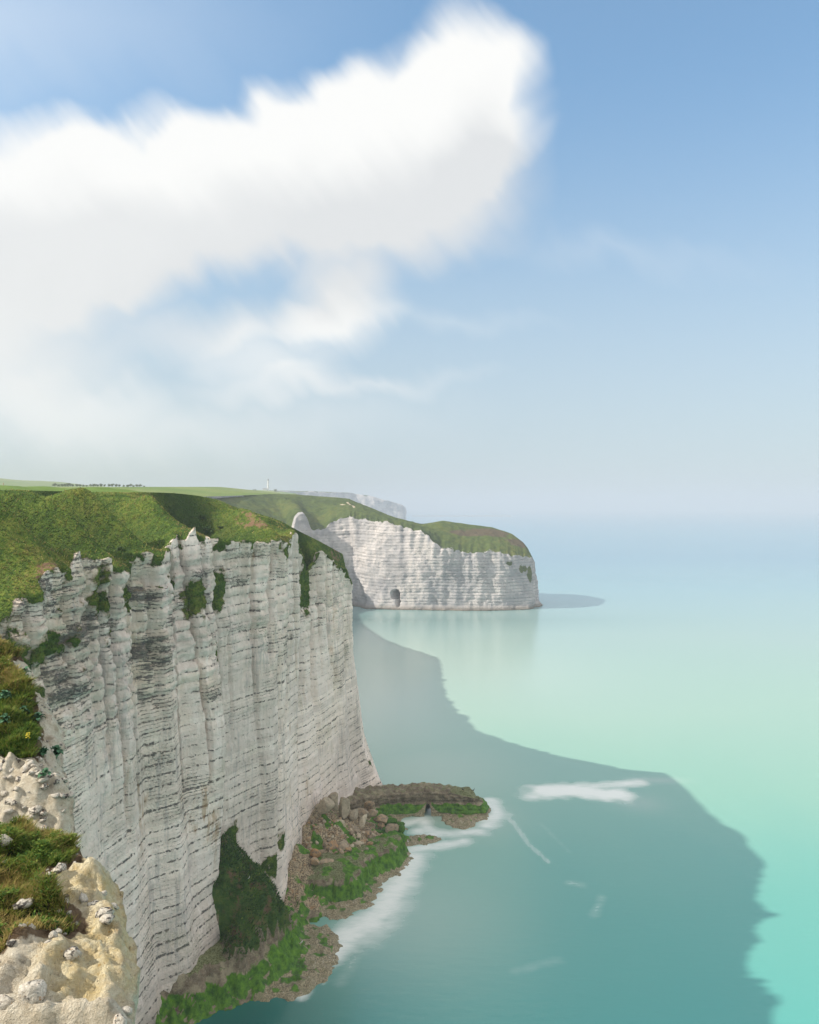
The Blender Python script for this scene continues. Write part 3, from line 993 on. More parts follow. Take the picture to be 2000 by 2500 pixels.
# streaks of foam: plan points, half width, strength
FOAM = [
    ([on(1010, 2095, 0), on(960, 2180, 0), on(930, 2230, 0), on(860, 2275, 0), on(800, 2330, 0)], 5.0, 0.95),
    ([on(985, 2160, 0), on(940, 2250, 0), on(880, 2290, 0)], 5.5, 0.65),
    ([on(1000, 2075, 0), on(1075, 2065, 0), on(1130, 2055, 0)], 3.5, 0.8),
    ([on(1020, 2030, 0), on(1100, 2035, 0), on(1170, 2030, 0)], 3.8, 0.75),
    ([on(985, 2010, 0), on(1030, 2000, 0), on(1060, 2040, 0)], 3.6, 0.75),
    ([on(1185, 2015, 0), on(1215, 1985, 0), on(1195, 1955, 0)], 3.8, 0.80),
    ([on(1215, 1975, 0), on(1255, 2010, 0), on(1290, 2060, 0), on(1340, 2105, 0)], 1.2, 0.52),
    ([on(1205, 1975, 0), on(1240, 1990, 0)], 2.5, 0.5),
    ([on(1330, 1932, 0), on(1400, 1930, 0), on(1500, 1940, 0)], 6.5, 1.15), ([on(1300, 1945, 0), on(1345, 1925, 0), on(1470, 1918, 0), on(1560, 1910, 0)], 4.6, 0.80), ([on(1460, 1955, 0), on(1540, 1962, 0)], 3.0, 0.35),
    ([on(1390, 2155, 0), on(1420, 2160, 0)], 2.4, 0.36), ([on(1470, 2190, 0), on(1450, 2235, 0)], 2.2, 0.34),
    ([on(1260, 2370, 0), on(1360, 2345, 0)], 2.6, 0.30), ([on(1320, 2010, 0), on(1390, 2080, 0)], 1.6, 0.26),
    ([on(1000, 1499, 0), on(1060, 1500, 0)], 8.0, 0.8), ([on(1250, 1496, 0), on(1300, 1493, 0)], 7.0, 0.75), ([on(900, 1497, 0), on(1290, 1500, 0)], 4.0, 0.3),
    ([on(745, 2420, 0), on(735, 2435, 0)], 1.6, 0.7), ([on(795, 2395, 0), on(790, 2400, 0)], 1.0, 0.5),
    ([on(820, 2260, 0), on(870, 2330, 0), on(830, 2400, 0)], 2.4, 0.35),
]
foam = np.zeros_like(X)
for pts, w, s in FOAM:
    d, par = line_dist(X, Y, [q[:2] for q in pts])
    ww = w * (1 + 0.35 * perlin(X / 4.0, Y / 4.0, w * 3))
    foam = np.maximum(foam, s * np.exp(-(d / ww) ** 2 * 1.2))
deep_shade = np.zeros_like(X)  # dark water under cliff and headland, their shade and reflection painted in
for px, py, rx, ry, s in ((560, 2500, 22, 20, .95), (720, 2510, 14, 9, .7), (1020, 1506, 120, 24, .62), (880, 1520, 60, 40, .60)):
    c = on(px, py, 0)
    deep_shade = np.maximum(deep_shade, s * np.exp(-((X - c[0]) / rx) ** 2 - ((Y - c[1]) / ry) ** 2))
milk = np.zeros_like(X)
for px, py, rx, ry, s in ((930, 1700, 34, 90, .70), (1150, 1640, 70, 80, .4), (1050, 1880, 26, 30, .45), (960, 2250, 24, 26, .45), (1100, 1990, 16, 14, .6), (1560, 1960, 7, 7, .4), (1600, 1905, 8, 3, .5)):
    c = on(px, py, 0)
    milk = np.maximum(milk, s * np.exp(-((X - c[0]) / rx) ** 2 - ((Y - c[1]) / ry) ** 2))
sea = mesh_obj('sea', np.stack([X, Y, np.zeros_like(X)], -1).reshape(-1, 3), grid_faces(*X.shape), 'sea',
               attrs=dict(foam=foam, deep_shade=deep_shade, milk=milk))
tag(sea, 'calm milky turquoise sea reaching to the hazy horizon', 'sea', kind='structure')


# ------------------------------------------------------------------ rock shelf at the foot of the cliff
@mat('shore')
def _(t):
    p = t.pos()
    alg, tan, moss, veg, rub = (t.attr(k) for k in ('alg', 'tan', 'moss', 'veg', 'rubble'))
    x, y, z = t.xyz(p)
    n1 = t.noise(p, 0.9, 5.0, 0.7)
    n2 = t.noise(p, 3.5, 4.0, 0.7)
    n3 = t.noise(p, 1.4, 4.0, 0.65, stretch=(1, 1, .22))
    band = t.noise(t.vec(0.0, 0.0, t.add(z, t.mul(n1, 0.3))), 3.0, 3.0, 0.6)
    rock = t.mix(t.step(n1, 0.3, 0.7), (0.10, 0.078, 0.052), (0.27, 0.215, 0.15))
    rock = t.mix(t.mul(t.step(band, 0.45, 0.6), 0.6), rock, (0.22, 0.175, 0.125))
    rock = t.mix(t.mul(t.step(n2, 0.56, 0.68), 0.6), rock, (0.42, 0.37, 0.29))
    rock = t.mix(t.mul(t.step(t.noise(p, 0.33, 4.0, .65), .5, .62), .7), rock, (0.36, 0.315, 0.215))
    ms = t.mix(t.step(n2, 0.3, 0.7), (0.06, 0.078, 0.026), (0.27, 0.27, 0.145))
    rock = t.mix(t.step(t.add(moss, t.mul(t.sub(n1, .5), 1.1)), 0.42, 0.6), rock, ms)
    rb = t.mix(t.step(n2, 0.38, 0.62), (0.10, 0.075, 0.05), (0.47, 0.38, 0.25))
    rb = t.mix(t.mul(t.step(n1, .55, .68), .7), rb, (0.34, 0.19, 0.085))
    rock = t.mix(t.step(t.add(rub, t.mul(t.sub(n1, .5), .6)), .4, .6), rock, rb)
    g = t.mix(t.step(t.add(t.mul(n3, .35), t.mul(n1, .65)), 0.30, 0.70), (0.020, 0.068, 0.013), (0.135, 0.285, 0.025))
    g = t.mix(t.mul(t.step(n1, .58, .75), .6), g, (0.17, 0.27, 0.04))
    rock = t.mix(t.step(t.add(alg, t.add(t.mul(t.sub(n3, .5), .5), t.mul(t.sub(n1, .5), .8))), 0.36, 0.66), rock, g)
    tn = t.mix(t.step(n2, 0.38, 0.60), (0.145, 0.12, 0.07), (0.39, 0.33, 0.22))
    tn = t.mix(t.mul(t.step(t.noise(p, .35, 4.0, .6), .48, .62), .6), tn, (0.22, 0.205, 0.115))
    tn = t.mix(t.mul(t.step(t.noise(p, 1.9, 5.0, .75, stretch=(1, .5, 1)), .58, .66), .7), tn, (0.66, 0.60, 0.50))
    rock = t.mix(t.step(t.add(tan, t.mul(t.sub(n1, .5), .7)), 0.42, 0.56), rock, tn)
    gr, fine, mid = grass_color(t, p, 1.1)
    gr = t.mix(t.mul(t.step(t.noise(p, .28, 4.0, .6), .52, .66), .8), t.mix(0.55, gr, (.020, .058, .014)), (0.17, 0.085, 0.06))
    vm = t.step(t.add(veg, t.mul(t.sub(n1, .5), .8)), 0.42, 0.55)
    rock = t.mix(vm, rock, gr)
    h = t.add(t.mul(n1, 1.0), t.mul(n2, 0.6))
    wetr = t.step(z, 0.2, 4.0, 0.55, 0.92)
    t.out(t.surf(rock, wetr, t.bump(h, 0.9, 0.35), 0.25))


@mat('boulder')
def _(t):
    oi = t.n('ShaderNodeObjectInfo')
    p = t.n('ShaderNodeTexCoord').outputs['Object']
    rnd = oi.outputs['Random']
    pp = t.vm('ADD', p, t.vec(t.mul(rnd, 31.0), t.mul(rnd, 17.0), 0.0))
    n1 = t.noise(pp, 1.4, 5.0, 0.65)
    n2 = t.noise(pp, 5.0, 4.0, 0.7)
    c = t.mix(t.step(n1, 0.3, 0.7), (0.12, 0.10, 0.075), (0.36, 0.295, 0.215))
    hue = t.n('ShaderNodeAttribute', attribute_type='OBJECT', attribute_name='stain')
    rust = t.mul(hue.outputs['Fac'], t.step(n1, 0.36, 0.62))
    c = t.mix(rust, c, (0.42, 0.22, 0.085))
    pale = t.n('ShaderNodeAttribute', attribute_type='OBJECT', attribute_name='pale').outputs['Fac']
    c = t.mix(t.mul(pale, t.step(n2, .25, .6)), c, (0.60, 0.52, 0.39))
    gn = t.n('ShaderNodeAttribute', attribute_type='OBJECT', attribute_name='green').outputs['Fac']
    g = t.mix(t.step(n2, .35, .65), (0.016, 0.06, 0.010), (0.09, 0.20, 0.025))
    c = t.mix(t.step(t.add(gn, t.mul(t.sub(n1, .5), .9)), .42, .58), c, g)
    c = t.mix(t.mul(t.step(n2, .60, .70), .4), c, (0.05, 0.046, 0.04))
    t.out(t.surf(c, 0.88, t.bump(t.add(n1, t.mul(n2, .5)), 0.8, 0.12), 0.25))


def pl(pts, z):
    return [on(x, y, z)[:2] for x, y in pts]


LEDGE_A = pl([(250, 2620), (330, 2545), (400, 2508), (469, 2496), (530, 2468), (619, 2442), (660, 2436), (676, 2418), (715, 2394), (740, 2358), (768, 2343),
              (750, 2300), (769, 2270), (747, 2254), (712, 2236), (690, 2190), (600, 2120), (450, 2230), (250, 2500)], 0.0)
LEDGE_B = pl([(655, 2190), (690, 2196), (720, 2199), (772, 2214), (845, 2205), (890, 2188), (901, 2160), (928, 2135), (980, 2117), (998, 2088),
              (988, 2058), (940, 2064), (890, 2086), (850, 2080), (760, 2060), (640, 2100)], 0.6)
FLAT_GREEN = pl([(860, 2100), (876, 2073), (890, 2030), (880, 1985), (960, 2000), (985, 2020), (984, 2036), (1010, 2052), (942, 2064), (907, 2090)], 0.6)
SHORE = [
    pl([(630, 2436), (660, 2441), (700, 2443), (760, 2425), (800, 2392), (826, 2360), (833, 2300), (812, 2258), (772, 2256), (735, 2250), (690, 2230), (680, 2300), (640, 2400)], 0.3),
    pl([(700, 2190), (760, 2219), (800, 2243), (845, 2241), (893, 2216), (926, 2186), (940, 2150), (981, 2132), (1008, 2102), (1006, 2080), (960, 2080), (800, 2150)], 0.3),
    pl([(930, 2066), (965, 2050), (998, 2038), (1043, 2033), (1080, 2045), (1067, 2056), (1010, 2062), (991, 2070), (946, 2075)], 0.3),
    pl([(905, 2000), (978, 2026), (996, 2022), (984, 2000), (1000, 1990), (1022, 1986), (1030, 1972), (1062, 1972), (1078, 1988), (1086, 2012), (1117, 2022), (1152, 2020), (1194, 1992), (1190, 1972), (1172, 1952), (1000, 1945), (900, 1960)], 0.3),
]
st = 0.32
gx, gy = np.arange(-50, 26, st), np.arange(108, 236, st)
X, Y = np.meshgrid(gx, gy, indexing='ij')
wx = X + 0.95 * fbm(X / 2.6, Y / 2.6, 1.0, 4, .6)
wy = Y + 0.95 * fbm(X / 2.6, Y / 2.6, 9.0, 4, .6)
Z = np.full_like(X, -2.2)
sd = np.max([poly_sdf(wx, wy, q) for q in SHORE], 0)
Z = np.maximum(Z, -2.2 + 2.45 * sstep(sd, -1.2, 0.7) + sstep(sd, 0, 4) * 0.55 + 0.35 * fbm(X / 1.7, Y / 1.7, 30.0, 3) * (sd > -1))
dA, dB, dG = poly_sdf(wx, wy, LEDGE_A), poly_sdf(wx, wy, LEDGE_B), poly_sdf(wx, wy, FLAT_GREEN)
Z = np.maximum(Z, -1.5 + 2.6 * sstep(dG, -0.7, 0.6))


def stepped(h, zz):
    k = h / 0.62
    return 0.62 * (np.floor(k) + sstep(k - np.floor(k), 0.35, 0.85)) * zz + h * (1 - zz)


hB = 5.1 * sstep(dB, -0.4, 2.4) + 0.5 * sstep(dB, 2, 9) + 0.35 * fbm(X / 3, Y / 3, 4.0, 3)
hA = 6.2 * sstep(dA, -0.5, 3.6) + 0.6 * sstep(dA, 3.5, 7) + 0.3 * fbm(X / 2.5, Y / 2.5, 7.0, 3)
nearA = sstep(-X, 27, 31)
hA = hA * nearA + (1 - nearA) * (5.2 * sstep(dA, -0.5, 5.5) + 0.5 * fbm(X / 2.5, Y / 2.5, 7.0, 3))
hB = np.where(dB > -0.5, stepped(hB, 0.5), -2.2)
hA = np.where(dA > -0.6, stepped(hA, 0.55), -2.2)
Z = np.maximum(Z, np.maximum(hA, hB))
cone = 22.0 - 1.32 * (np.sqrt((X + 36.0) ** 2 + (Y - 149.0) ** 2 + 6) - 2.4) + 1.5 * fbm(X / 4.5, Y / 4.5, 2.2, 3) + 2.4 * perlin(X / 6, Y / 6, 8.0)
d_out = (X + 30.3) * 0.866 - (Y - 137.4) * 0.5
cone = cone - np.clip(d_out + 0.2 + 1.6 * fbm(X / 2.4, Y / 2.4, 6.6, 3), 0, None) * 3.0 - np.clip(-30.8 - X, 0, None) * 2.5 * (Y < 142.5)
cone = np.where((Y < 152) | (X < -31), cone, cone - 3 * (Y - 152))
cone = np.where(cone > 5.6, cone, -3)
is_cone = cone > Z
Z = np.maximum(Z, cone)
heap = np.maximum(13.0 - 0.66 * np.hypot((X + 24), (Y - 195) * 0.75), 9.0 - 0.75 * np.hypot(X + 26, (Y - 177) * .6)) + 0.9 * fbm(X / 2.0, Y / 2.0, 3.0, 3)
heap = np.where(heap > 0.5, heap, -3)
is_heap = heap > Z - 0.3
Z = np.maximum(Z, heap)
Z = Z + 0.26 * fbm(X / 1.1, Y / 1.1, 5.0, 3) * sstep(Z, 0.0, 0.8)
gz = np.hypot(*np.gradient(Z, st))
steep = sstep(gz, 0.7, 1.6)
nn = fbm(X / 4.0, Y / 4.0, 6.0, 3)
alg = steep * (1 - sstep(Z + 0.9 * nn, 3.2, 4.4)) * np.maximum(sstep(Z, 0.6, 1.1), 1 - sstep(sd, -0.9, 0.0)) + 0.55 * (dB > 0) * sstep(1.9 - dB, 0, 1.2)
alg = np.maximum(alg, sstep(dG, 0.2, 0.8) * (Z < 1.9) * 0.95)
right_a = (dA > 0) * sstep(X, -29.5, -26)
alg = np.maximum(alg, (dB > 0) * sstep(nn + 0.25 * (X > -14), 0.05, 0.4) * 0.75)
alg = np.maximum(alg, sstep(sd, 0.6, 2.2) * sstep(fbm(X / 3.2, Y / 3.2, 44.0, 3), -0.05, .3) * (Z < 1.3) * .7)
alg = np.maximum(alg, right_a * sstep(nn, -0.45, 0.15) * (Z < 5.9) * sstep(Z, .6, 1.2))
tan = sstep(1.15 - Z, 0.0, 0.35) * sstep(sd, -0.9, 0.0) * (1 - (alg > .45) * sstep(Z, .25, .5))
moss = (1 - steep) * sstep(Z, 3.4, 4.4) * 0.75
veg = is_cone * 1.0 * np.clip(0.55 + 0.9 * fbm(X / 2.8, Y / 2.8, 19.0, 3) + 0.35 * sstep(Z, 6.5, 10), 0, 1)
rubb = is_heap * (Z > 1.2) * 0.9
P = np.stack([X, Y, Z], -1)
F = grid_faces(*X.shape)
keep = Z.reshape(-1)[F].max(1) > -1.2
F = F[keep]
use = np.unique(F)
remap = np.full(X.size, -1, np.int64)
remap[use] = np.arange(len(use))
shelf = mesh_obj('rock_shelf', P.reshape(-1, 3)[use], remap[F], 'shore', smooth=False,
                 attrs={k: v.reshape(-1)[use] for k, v in dict(alg=alg, tan=tan, moss=moss, veg=veg * 1.0, rubble=rubb * 1.0).items()})
tag(shelf, 'low wave-cut rock shelf covered in green algae at the cliff foot', 'rock shelf', kind='structure')
SHELF = (gx, gy, Z)
CONE_PTS = P[is_cone & (cone > 6.2)]


def shelf_z(x, y):
    return float(Z_[int(round((x - gx_[0]) / st)), int(round((y - gy_[0]) / st))])


gx_, gy_, Z_ = gx.copy(), gy.copy(), Z.copy()

# ------------------------------------------------------------------ rock arm with the sea tunnel
CL = np.array([on(815, 1952, 6.4), on(850, 1942, 6.6), on(880, 1934, 6.6), on(906, 1929, 6.5), on(961, 1923, 6.3), on(1017, 1921, 6.3), on(1054, 1920, 6.4), on(1093, 1923, 6.1), on(1130, 1929, 5.7), on(1152, 1936, 5.2), on(1168, 1946, 4.2), on(1174, 1953, 2.4)])
hw = np.array([3.0, 3.4, 3.4, 3.2, 3.0, 3.0, 2.9, 2.8, 2.6, 2.2, 1.4, 0.5])
lev = []
for i, q in enumerate(CL):
    tg = CL[min(i + 1, len(CL) - 1)] - CL[max(i - 1, 0)]
    tg = tg[:2] / np.linalg.norm(tg[:2])
    sea_n = np.array([tg[1], -tg[0]])              # towards the viewer's side
    w = hw[i]
    def pt(off, z):
        return np.array([*(q[:2] + sea_n * off), z])
    lev.append(np.stack([pt(w + 2.8, -2.0), pt(w + 2.0, 0.8), pt(w + 0.5, 3.3), pt(w + 0.35, q[2] - 0.5), pt(w - 0.3, q[2]), pt(-w + 0.4, q[2] + .1), pt(-w - 0.2, q[2] - 0.8), pt(-w - 1.6, -2.0)]))
cols, cid = resample(np.stack(lev), 4, 0.25)
cols = smooth_rows(cols, 3)
N0 = plan_normals(cols[:, 4], 6)
P, tv = loft_rows(cols, (8, 12, 12, 4, 16, 5, 16))
T = np.broadcast_to(tv[None, :], P.shape[:2])
X, Y, Z = P[..., 0].copy(), P[..., 1].copy(), P[..., 2].copy()
sgn = np.where(T < 4.5, 1.0, -1.0)
d = 0.55 * fbm(X / 1.8, Y / 1.6, Z / 1.2, 3) + 0.12 * np.sin(Z * 7.0 + 2 * perlin(X / 3, Y / 3, 0)) - 0.5 * np.exp(-((Z - 3.5) / .5) ** 2) * (T < 4)
topw = sstep(T, 3.2, 4.0) * (1 - sstep(T, 5.0, 6.0))
P[..., 0] += N0[:, None, 0] * d * sgn * (1 - topw)
P[..., 1] += N0[:, None, 1] * d * sgn * (1 - topw)
P[..., 2] += topw * (0.7 * fbm(X / 2.6, Y / 2.6, 1.0, 3) + 0.18 * perlin(X / .7, Y / .7, 0))
# open the tunnel through both sides
tun = on(1045, 1975, 1.0)
sx = X - tun[0] * 1.0
f2 = 1 - sstep(T, 4.4, 4.6)
xc = np.where(T < 4.5, 0.0, 0.8)
inside = (np.abs(X - (tun[0] + xc)) < 1.05 * np.sqrt(np.clip(1 - (np.clip(Z - 0.6, 0, 9) / 2.5) ** 2, 0, 1))) & (Z < 3.0)
F = grid_faces(*P.shape[:2])
F = F[~inside.reshape(-1)[F].all(1)]
# tunnel lining
ring = []
for k in range(17):
    a = math.pi * k / 16
    ring.append((1.18 * math.cos(a), -0.6 + 3.35 * math.sin(a) if 0 < k < 16 else -1.8))
nV = P.shape[0] * P.shape[1]
lin = []
ys = np.linspace(tun[1] - 2.2, tun[1] + 10.5, 14)
for yv in ys:
    for (rx, rz) in ring:
        g = 1 + 0.10 * float(perlin(rx * 2 + yv, rz * 2, 3.0))
        lin.append((tun[0] + (yv - tun[1]) * 0.07 + rx * g, yv, rz * g))
lin = np.array(lin)
# keep the lining inside the rock only
zl = lin[:, 2]
F2 = grid_faces(14, 17) + nV
front_y = np.interp(tun[0], cols[:, 2, 0], cols[:, 2, 1])
back_y = np.interp(tun[0], cols[:, 6, 0], cols[:, 6, 1])
lin[:, 1] = np.interp(lin[:, 1], [ys[0], ys[-1]], [front_y + 0.15, back_y - 0.1])
lin_front = lin[:17]
lin[:17, 1] -= np.clip(2.6 - lin[:17, 2], 0, 3) * 0.45
AP = np.concatenate([P.reshape(-1, 3), lin])
zz = AP[:, 2]
Ta = np.concatenate([T.reshape(-1), np.full(len(lin), 9.0)])
nn = fbm(AP[:, 0] / 2.5, AP[:, 1] / 2.5, zz / 2.5, 3)
side = np.where(Ta < 3.6, 1.0, 0.0)
dx = np.abs(AP[:, 0] - tun[0])
lift = 0.5 + 2.2 * np.exp(-(dx / 2.2) ** 2)
alg = side * (1 - sstep(zz + 0.6 * nn, 2.6, 3.3)) * sstep(zz - lift, 0, 0.5)
tan = (1 - sstep(zz - lift, 0, 0.4)) * np.where(Ta < 8, 1, 0)
tip = sstep(AP[:, 0], 8, 17)
moss = np.where((Ta > 3.3) & (Ta < 6.2), 0.45 + 0.3 * tip, 0.10 + 0.3 * tip * (Ta < 4))
z0 = np.zeros_like(zz)
arm = mesh_obj('rock_arm', AP, np.concatenate([F, F2]), 'shore', smooth=False, attrs=dict(alg=alg, tan=tan, moss=moss, veg=z0, rubble=z0))
tag(arm, 'long low arm of dark rock with a sea tunnel, green algae along its waterline', 'rock arm', kind='structure')
ARM_TOP = P

# ------------------------------------------------------------------ boulders
def ico(sub):
    import bmesh
    bm = bmesh.new()
    bmesh.ops.create_icosphere(bm, subdivisions=sub, radius=1.0)
    v = np.array([q.co[:] for q in bm.verts])
    f = np.array([[q.index for q in w.verts] for w in bm.faces])
    bm.free()
    return v, f


ICO = {k: ico(k) for k in (1, 2, 3, 4)}


def rock_verts(sub, seed, cuts=9, rough=0.10, scale=(1, 1, 1)):
    r = np.random.default_rng(seed)
    v, f = ICO[sub]
    v = v.copy()
    for k in range(cuts):
        n = r.normal(size=3)
        n /= np.linalg.norm(n)
        d = r.uniform(0.42, 0.78)
        h = v @ n - d
        v = v - np.outer(np.clip(h, 0, None), n) * 0.94
    v *= 1 + rough * fbm(v[:, 0] * 1.7 + seed, v[:, 1] * 1.7, v[:, 2] * 1.7, 3)[:, None]
    v /= np.abs(v).max(0)
    return v * np.array(scale), f


BOULDERS = [  # px, py (base centre), z base, size (w, d, h), turn, stain, pale, green, label
    (854, 2066, 2.6, (2.9, 2.4, 3.1), 25, .15, .0, .12, 'largest dark grey slab boulder in the rubble heap at the cliff foot'),
    (887, 2058, 2.0, (1.6, 1.3, 2.3), 15, .2, .0, .0, 'tall brown slab boulder leaning on the right of the largest dark boulder'),
    (907, 2054, 1.4, (1.0, 0.9, 1.3), 60, .35, .0, .0, 'small brown boulder at the right foot of the tall brown slab'),
    (884, 2026, 4.6, (1.15, 0.9, 1.9), 40, .15, .9, .05, 'pale cream upright slab standing above the tall brown slab'),
    (811, 2086, 4.2, (1.9, 1.5, 1.8), 10, .95, .1, .1, 'big rust-orange boulder left of the largest dark boulder'),
    (836, 2097, 3.4, (2.0, 1.4, 2.2), 55, .25, .25, .12, 'grey-brown tilted slab in front of the rust-orange boulder'),
    (870, 2094, 2.4, (1.35, 1.2, 1.3), 20, .45, .2, .0, 'rounded pinkish boulder below the largest dark boulder'),
    (851, 2096, 2.8, (1.3, 1.1, 1.2), 80, .35, .1, .0, 'dark purple-brown boulder beside the rounded pinkish boulder'),
    (902, 1977, 7.2, (1.4, 1.2, 1.2), 30, .45, .0, .0, 'dark reddish boulder wedged under the foot of the rock arm'),
    (884, 1992, 6.4, (1.8, 1.3, 0.95), -10, .25, .2, .1, 'wide flat brown boulder high in the heap near the rock arm'),
    (910, 1996, 5.4, (1.35, 1.2, 1.15), 35, .3, .15, .0, 'square brown boulder right of the wide flat boulder'),
    (958, 2036, 1.0, (1.75, 1.4, 1.35), 15, .25, .2, .35, 'yellow-green tinged boulder standing at the edge of the small inlet'),
    (930, 2010, 3.6, (1.6, 1.2, 1.0), -20, .5, .15, .0, 'reddish brown boulder in the middle of the heap towards the inlet'),
    (955, 2014, 1.6, (1.5, 1.2, 0.95), 10, .0, .0, 1.0, 'round algae-green boulder behind the yellow-green tinged boulder'),
    (976, 2018, 1.0, (1.3, 1.0, 0.8), 70, .0, .0, 1.0, 'sloping algae-green boulder nearest the foam of the inlet'),
    (980, 2034, 0.7, (0.9, 0.9, 1.1), 40, .0, .0, .95, 'dark green boulder touching the water beside the yellow-green boulder'),
    (918, 2041, 1.5, (1.3, 1.0, 0.9), 0, .0, .0, .95, 'bright green low boulder in front of the cream rubble'),
    (932, 2022, 2.6, (0.9, 0.8, 0.8), 50, .5, .0, .3, 'small rust boulder between the green boulders and the heap'),
    (792, 1978, 12.2, (1.9, 1.6, 1.5), 42, .1, .35, .25, 'square beige block with a green patch perched high against the cliff'),
    (838, 1992, 8.6, (1.4, 1.0, 2.6), 20, .1, .45, .08, 'tall pale slab leaning upright against the cliff foot'),
    (812, 1972, 11.5, (1.3, 0.9, 2.4), -15, .1, .3, .1, 'narrow grey pinnacle slab behind the square beige block'),
    (862, 2000, 7.4, (1.5, 1.2, 1.2), 70, .1, .35, .1, 'light grey boulder at the top right of the heap'),
    (826, 2022, 7.0, (1.4, 1.0, 0.9), 20, .25, .8, .0, 'cream block lying above the rust-orange boulder'),
    (857, 2114, 2.8, (1.5, 1.1, 1.0), 15, .9, .1, .0, 'orange boulder at the front edge of the heap near the mossy ledge'),
    (838, 2107, 3.2, (1.1, 0.9, 0.75), 65, .35, .7, .0, 'pale pinkish stone left of the front orange boulder'),
    (767, 2112, 6.0, (1.0, 0.9, 0.8), 25, .9, .3, .0, 'small orange boulder at the far left end of the heap'),
    (770, 2092, 6.6, (1.1, 0.9, 0.85), 5, 1., .0, .0, 'rust red boulder above the small orange boulder on the left'),
    (892, 2090, 1.6, (1.7, 1.3, 0.7), -15, .1, .3, .55, 'flat pale green slab lying at the mossy ledge and green flat'),
    (880, 2106, 2.6, (1.6, 1.2, 1.1), 30, .45, .0, .1, 'dark brown boulder against the back of the mossy ledge'),
    (800, 2112, 5.0, (2.3, 0.9, 0.6), 8, .35, .25, .15, 'long low slab lying along the bottom of the heap'),
]
for i, (px, py, zb, size, tr, stain, pale, green, label) in enumerate(BOULDERS):
    q = on(px, py, zb)
    v, f = rock_verts(4 if max(size) > 1.7 else 3, 100 + i, cuts=18, rough=0.04)
    size = tuple(q_ * 1.22 for q_ in size)
    tilt = random.uniform(-0.28, 0.28)
    v = v * np.array(size)
    v = v @ np.array([[1, 0, math.sin(tilt)], [0, 1, 0], [-math.sin(tilt), 0, math.cos(tilt)]])
    o = mesh_obj('boulder', v, f, 'boulder', smooth=False)
    o.location = (q[0], q[1] + size[1] * 0.5, zb + size[2] * 0.55)
    o.rotation_euler = (0, 0, R(tr))
    o['stain'], o['pale'], o['green'] = float(stain), float(pale), float(green)
    tag(o, label, 'boulder', 'boulders fallen from the cliff')
small = []
for k in range(5):
    v, f = rock_verts(2, 300 + k, cuts=10, rough=0.07)
    small.append(mesh_obj('rubble_stone', v, f, 'boulder', smooth=False).data)
for o in [q for q in COL.objects if q.name.startswith('rubble_stone')]:
    bpy.data.objects.remove(o)
n = 0
tries = 0
while n < 130 and tries < 4000:
    tries += 1
    px, py = random.uniform(742, 950), random.uniform(2000, 2118)
    if px > 905 and py > 2050:
        continue
    zb = np.interp(py, [1990, 2118], [9.0, 2.6]) - max(0, (px - 830) / 120) * 2.6
    q = on(px, py, max(zb, 1.0))
    zz = shelf_z(q[0], q[1])
    if zz < 1.4 or zz > 12.5:
        continue
    s = random.choice((0.3, 0.4, 0.5, 0.65, 0.85))
    o = mesh_obj('rubble_stone', None, None, None, data=small[n % 5])
    o.location = (q[0], q[1], zz + s * 0.25)
    o.scale = (s * random.uniform(.8, 1.4), s * random.uniform(.7, 1.1), s * random.uniform(.6, .9))
    o.rotation_euler = (random.uniform(-.3, .3), random.uniform(-.3, .3), random.uniform(0, 6.3))
    o['stain'], o['pale'], o['green'] = random.random(), random.random() ** 2 * 0.9, (0.6 if px > 915 and random.random() < .6 else 0.0)
    tag(o, 'small broken stone in the brown rubble between the big boulders', 'stone', 'small stones of the rubble heap')
    n += 1


# ------------------------------------------------------------------ foreground bluff
@mat('bluff')
def _(t):
    p = t.pos()
    veg, yel, dirt = t.attr('veg'), t.attr('yellow'), t.attr('dirt')
    n0 = t.noise(p, 0.9, 4.0, 0.6)
    n1 = t.noise(p, 4.0, 5.0, 0.7)
    n2 = t.noise(p, 17.0, 4.0, 0.75)
    c = t.mix(t.step(n1, 0.3, 0.7), (0.66, 0.59, 0.47), (0.84, 0.79, 0.68))
    c = t.mix(t.mul(yel, t.step(n0, .35, .65, .45, 1.0)), c, t.mix(t.step(n1, .3, .7), (0.70, 0.55, 0.28), (0.87, 0.79, 0.56)))
    c = t.mix(t.mul(t.step(t.noise(p, 2.2, 4.0, .65), .55, .68), .55), c, (0.36, 0.285, 0.195))
    spk = t.mul(t.step(n2, 0.60, 0.68), t.step(n1, .40, .60))
    c = t.mix(t.mul(spk, 0.75), c, (0.13, 0.095, 0.06))
    lich = t.mul(t.step(t.noise(p, 9.0, 4.0, .7), .62, .70), t.step(n0, .5, .62))
    c = t.mix(t.mul(lich, .8), c, (0.50, 0.25, 0.04))
    pit = t.step(t.noise(p, 7.0, 5.0, .75), .40, .30)
    crack = t.mul(pit, t.step(n0, .40, .6))
    c = t.mix(t.mul(crack, .55), c, (0.22, 0.165, 0.11))
    dt = t.mix(t.step(n1, .35, .65), (0.085, 0.052, 0.03), (0.24, 0.175, 0.115))
    c = t.mix(t.step(t.add(dirt, t.mul(t.sub(n1, .5), .9)), .42, .6), c, dt)
    g = t.mix(t.step(n1, .35, .7), (0.022, 0.03, 0.012), (0.07, 0.075, 0.026))
    c = t.mix(t.step(t.add(veg, t.mul(t.sub(n1, .5), .8)), .45, .58), c, g)
    rg = t.m('ABSOLUTE', t.sub(t.noise(p, 2.6, 7.0, .72), .5))
    h = t.add(t.add(t.mul(n1, 1.0), t.mul(rg, 4.0)), t.add(t.mul(n2, 0.45), t.mul(crack, -.6)))
    c = t.mix(t.mul(t.step(rg, .03, .0), .25), c, (0.33, 0.25, 0.16))
    t.out(t.surf(c, 0.92, t.bump(h, 1.0, 0.11), 0.15))


